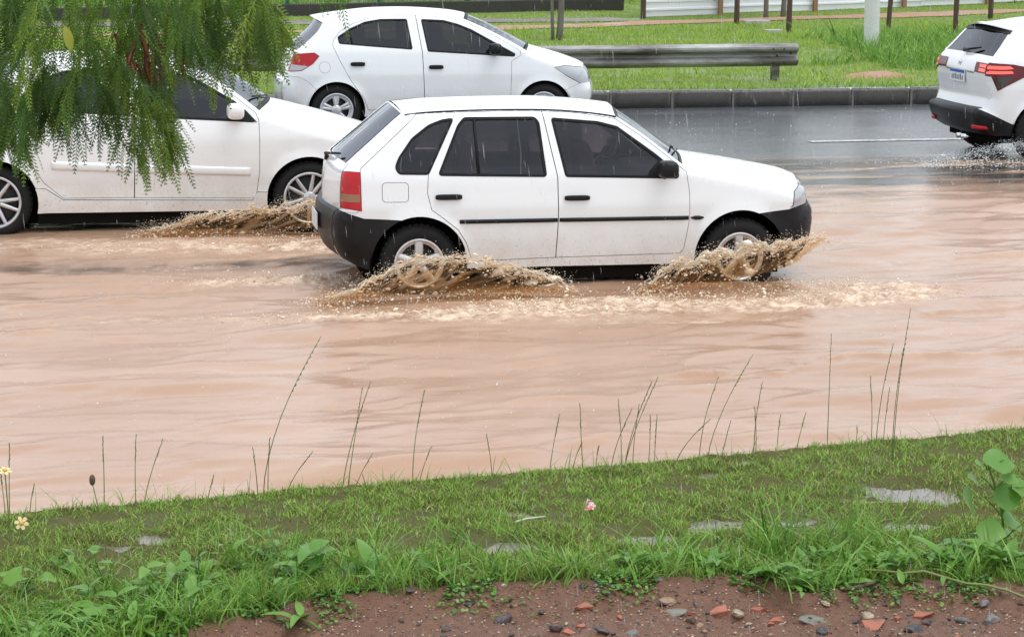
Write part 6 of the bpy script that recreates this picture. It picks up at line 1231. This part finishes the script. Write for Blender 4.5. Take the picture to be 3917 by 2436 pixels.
# ------------------------------------------------------------------ splashes
OCT = np.array([(1, 0, 0), (0, 1, 0), (-1, 0, 0), (0, -1, 0), (0, 0, 1), (0, 0, -1)], float); OCF = np.array([(0, 1, 4), (1, 2, 4), (2, 3, 4), (3, 0, 4), (1, 0, 5), (2, 1, 5), (3, 2, 5), (0, 3, 5)])
_s = bmesh.new(); bmesh.ops.create_icosphere(_s, subdivisions=1, radius=1.); ICV = np.array([tuple(v.co) for v in _s.verts]); ICF = np.array([[v.index for v in f.verts] for f in _s.faces]); _s.free()
def drops_geo(P, size, flow, stretch, rg):
    n = len(P); f = flow/np.maximum(np.linalg.norm(flow, axis=1)[:, None], 1e-6); u = np.cross(f, rg.normal(size=(n, 3))); u /= np.maximum(np.linalg.norm(u, axis=1)[:, None], 1e-6); v = np.cross(f, u)
    wob = 1+rg.uniform(-.35, .35, (n, len(ICV), 1)); L = ICV[None]*wob*size[:, None, None]; V = P[:, None]+f[:, None]*L[..., 0:1]*stretch[:, None, None]+u[:, None]*L[..., 1:2]+v[:, None]*L[..., 2:3]
    return V.reshape(-1, 3), (np.arange(n)[:, None, None]*len(ICV)+ICF[None]).reshape(-1, 3), np.repeat(rg.random(n), len(ICV))
def splash(name, base, crest, shift, nd_, label, seed, sheet=True, front=300, size=(.005, .011), foot=500, strands=60, fsz=.0046, dm='drops'):
    rg = np.random.default_rng(seed); Bc = np.array(catmull3(base, 12)); Cc = np.array(catmull3(crest, 12)); tb = np.linspace(0, 1, len(Bc)); tc = np.linspace(0, 1, len(Cc))
    def at(t, u):
        t = np.asarray(t, float); u = np.asarray(u, float); a = np.stack([np.interp(np.clip(t-shift*(1-u), 0, 1), tb, Bc[:, k]) for k in range(3)], -1); b = np.stack([np.interp(t, tc, Cc[:, k]) for k in range(3)], -1)
        w_ = np.sin(np.clip(u, 0, 1.3)*math.pi/2)[..., None]; h_ = u[..., None]**.9; p = a+(b-a)*np.concatenate([h_, h_, w_], -1); p[..., 1] -= .05*np.sin(np.clip(u, 0, 1)*math.pi); return p
    def flow(t, u): return at(np.clip(t+.02, 0, 1), u+.05)-at(t, u)
    r = empty(name, tuple(base[0])); tag(r, label, 'splash', kind='stuff'); o0 = np.array(base[0])
    for lay in range(2 if sheet else 0):
        nt_, nu = 150, 50; T, U = np.meshgrid(np.linspace(0, 1, nt_), np.linspace(0, 1.04, nu)); P = at(T, U*(1 if lay == 0 else .72)); q = T-shift*.8*U+lay*.37; P[..., 1] -= .10*lay*U; fing = fbm(q*13, U*.6, seed+31+lay, 3); P[..., 2] += .06*fing*U**2*smooth01(P[..., 2]/.12); P[..., 0] += .06*fing*U**2
        st = fbm(q*17, U*1.6, seed, 3); st2 = fbm(q*52, U*4, seed+3, 2); P[..., 1] -= .03*st+.010*st2; P[..., 2] += .012*st2*U
        op = .15+.58*smooth01((st+.35*st2-.04)/.26)*(.40+.60*U)+.45*np.clip(U-.75, 0, 1)/.25; hole = fbm(q*22, U*3.2, seed+5+lay, 3)-.85*U+.58+.5*fing*U-.25*np.clip(.12-T, 0, 1)/.12; op = np.clip(op, .10, .95)*smooth01(hole/.22)*smooth01(T/.04)*smooth01((1.02-T)/.12)
        i = (np.arange(nu-1)[:, None]*nt_+np.arange(nt_-1)[None]).ravel(); F = np.stack([i, i+1, i+nt_+1, i+nt_], 1); o_ = op.ravel(); F = F[o_[F].max(1) > .02]
        obj('water_sheet', npmesh('water_sheet', P.reshape(-1, 3)-o0, F, {'op': o_}), 'sheet', r)['kind'] = 'stuff'
    FZ = (lambda t, u: .06*fbm((t-shift*.8*u)*13, u*.6, seed+31, 3)*np.clip(u, 0, 1.1)**2) if sheet else (lambda t, u: 0*t)
    V = []; F = []; Rn = []; k = 0
    def add(P, s_, fl, stc):
        nonlocal k
        a, b, c = drops_geo(P, s_, fl, stc, rg); V.append(a); F.append(b+k); Rn.append(c); k += len(a)
    t = rg.beta(1.6, 1.3, nd_); u = np.where(rg.random(nd_) < .45, rg.normal(1.0, .06, nd_), 1+np.abs(rg.normal(0, .16, nd_)))
    cl = fbm(t*14, u*6, seed+9, 2) > -.12; t, u = t[cl], u[cl]; n = len(t); P = at(t, u)+rg.normal(size=(n, 3))*[.03, .05, .018]; P[:, 2] += FZ(t, u); add(P, rg.lognormal(0, .6, n)*rg.uniform(*size, n)*.33, flow(t, u)+rg.normal(size=(n, 3))*.008, rg.uniform(1.2, 3.4, n))
    n = 2600; t = rg.beta(1.3, 1.2, n); u = rg.normal(1.0, .22, n); P = at(t, u)+rg.normal(size=(n, 3))*[.05, .08, .03]; P[:, 2] = np.maximum(P[:, 2]+FZ(t, u), .006); add(P, rg.uniform(.0011, .0024, n), flow(t, u)+rg.normal(size=(n, 3))*.01, rg.uniform(1., 3., n))   # fine mist
    for s_ in range(strands):   # ropes of water thrown along the crest
        t0 = rg.uniform(.05, .85); u0 = rg.uniform(.55, .98); ln = rg.uniform(.08, .26); m_ = int(rg.integers(50, 90)); q = np.linspace(0, 1, m_); tt = np.clip(t0+q*ln, 0, 1); uu = np.minimum(u0+q*ln*rg.uniform(.3, 1.6), 1.2); P = at(tt, uu)+np.stack([q*0, .02*np.sin(q*6+s_)-.02, .010*np.sin(q*9+s_*2)+FZ(tt, uu)], -1)+rg.normal(size=(m_, 3))*.002
        sz = (.0012+.0028*np.abs(fbm(q*7, q*0+s_, seed+s_, 2)))*rg.uniform(.7, 1.4); add(P, sz, np.gradient(P, axis=0), np.full(m_, 3.2))
    n = front; t = rg.uniform(.03, .97, n); u = rg.uniform(-.02, .75, n); P = at(t, u)+np.stack([rg.normal(0, .03, n), -np.abs(rg.normal(.06, .06, n)), rg.normal(0, .02, n)], -1); P[:, 2] = np.maximum(P[:, 2], .008); add(P, rg.lognormal(0, .45, n)*fsz, np.tile([1., 0, .15], (n, 1)), rg.uniform(1, 2.2, n))
    n = foot; t = rg.uniform(0, 1, n); P = at(t, t*0); P[:, 1] -= np.abs(rg.normal(.16, .2, n)); P[:, 0] += rg.normal(0, .12, n); P[:, 2] = np.abs(rg.normal(0, .028, n))+.004; add(P, rg.lognormal(0, .45, n)*.0028, rg.normal(size=(n, 3))*.3+[1, 0, .4], rg.uniform(1, 2, n))
    obj('droplets', npmesh('droplets', np.concatenate(V)-o0, np.concatenate(F), {'rnd': np.concatenate(Rn)}), dm, r)['kind'] = 'stuff'
splash('splash', [(2.2, 16.50, 0), (2.6, 16.62, .0), (3.1, 16.70, .0), (3.6, 16.68, .0), (4.05, 16.55, 0)], [(2.18, 16.45, .01), (2.45, 16.38, .13), (2.75, 16.36, .25), (3.13, 16.38, .33), (3.5, 16.38, .27), (3.85, 16.30, .17), (4.1, 16.25, .06)], .10, 420, 'fan of tan muddy water thrown up by the nearest hatchback\'s rear wheel', 1, foot=700, front=170)
splash('splash', [(4.62, 16.52, 0), (4.95, 16.62, .0), (5.35, 16.68, .03), (5.7, 16.66, .10), (5.95, 16.6, .18)], [(4.60, 16.46, .02), (4.85, 16.38, .20), (5.1, 16.34, .30), (5.4, 16.32, .35), (5.7, 16.3, .39), (6.02, 16.28, .42)], .10, 520, 'spray of tan muddy water flung forward by the nearest hatchback\'s front wheel', 2, foot=700, front=190, strands=95)
splash('splash', [(1.15, 19.98, 0), (1.6, 20.05, 0), (2.1, 20.08, 0), (2.6, 20.08, .02), (2.95, 20.05, .05)], [(1.14, 19.92, .03), (1.45, 19.88, .13), (1.8, 19.86, .20), (2.2, 19.86, .25), (2.6, 19.88, .27), (2.95, 19.9, .26)], .16, 800, 'ragged veil of muddy water beside the white saloon\'s front wheel', 3, foot=500, front=120, size=(.004, .009))
splash('splash', [(9.9, 23.75, 0), (10.4, 23.75, 0), (10.9, 23.78, 0), (11.4, 23.8, 0)], [(9.7, 23.6, .05), (10.3, 23.55, .16), (10.9, 23.55, .25), (11.5, 23.6, .30)], .1, 1500, 'grey mist of fine spray behind the wheels of the SUV', 4, sheet=False, foot=500, front=500, size=(.002, .004), strands=0, fsz=.003, dm='dew')
# churned droplets dancing over the foam bands
rg = np.random.default_rng(55); Q = []
for cx, cy, rx, ry, n in ((3.1, 15.75, .8, .15, 500), (3.75, 15.95, .35, .22, 420), (4.6, 16.0, .8, .2, 380), (5.5, 15.9, .8, .2, 420), (6.2, 16.05, .45, .25, 300), (2.0, 17.45, .6, .18, 300), (2.4, 19.15, .6, .3, 300), (1.4, 19.3, .9, .25, 250), (10.4, 23.9, 1.2, .25, 300), (2.2, 15.8, .8, .15, 140), (6.1, 16.45, .4, .2, 250)):
    Q.append(np.stack([rg.normal(cx, rx*.7, n), rg.normal(cy, ry*.7, n), np.abs(rg.normal(0, .025, n))+.012], 1))
P = np.concatenate(Q); n = len(P); a, b, c = drops_geo(P, rg.lognormal(0, .45, n)*.0030, rg.normal(size=(n, 3))*[1, .4, .5]+[.8, 0, .4], rg.uniform(1, 2.2, n), rg)
o = obj('foam_spatter', npmesh('foam_spatter', a, b, {'rnd': c}), 'drops'); tag(o, 'tan flecks of churned water along the wakes', 'spray', kind='stuff')

# crowns of rain striking the road and water
rg = np.random.default_rng(66); n = 1500; Y = rg.uniform(11.5, 30, n); X = rg.uniform(-.05, .55, n)*Y; Zr = np.maximum(road_z(Y), 0)
P = np.stack([X, Y, Zr+rg.uniform(.004, .022, n)], 1); a, b, c = drops_geo(P, rg.lognormal(0, .35, n)*.0019*(.5+Y/22), np.tile([0., 0, 1], (n, 1)), rg.uniform(.8, 2., n), rg)
o = obj('rain_splashes', npmesh('rain_splashes', a, b, {'rnd': c}), 'dew'); tag(o, 'tiny white splashes of rain striking road and water', 'rain', kind='stuff')
# ------------------------------------------------------------------ rain
rg = np.random.default_rng(8); n = 4200; d = rg.uniform(4.5, 34, n)**1.0; sx = rg.uniform(-.26, .26, n)*d; yw = R(12.5); X = d*math.sin(yw)+sx*math.cos(yw); Y = d*math.cos(yw)-sx*math.sin(yw); zc = 2.95-d*math.tan(R(10.45)); Z = zc+rg.uniform(-.16, .16, n)*d; k_ = Z > .3; X, Y, Z = X[k_], Y[k_], Z[k_]; n = len(X)
ln = rg.uniform(.012, .030, n); wr = rg.uniform(.0006, .0011, n); V = np.stack([X, Y, Z], 1)[:, None]+OCT[None]*np.stack([wr, wr, ln], 1)[:, None]; V[:, :, 0] += (OCT[None, :, 2]*ln[:, None])*-.10
o = obj('rain', npmesh('rain', V.reshape(-1, 3), (np.arange(n)[:, None, None]*6+OCF[None]).reshape(-1, 3), None, False), 'rain'); tag(o, 'falling raindrops in the air over the road', 'rain', kind='stuff')
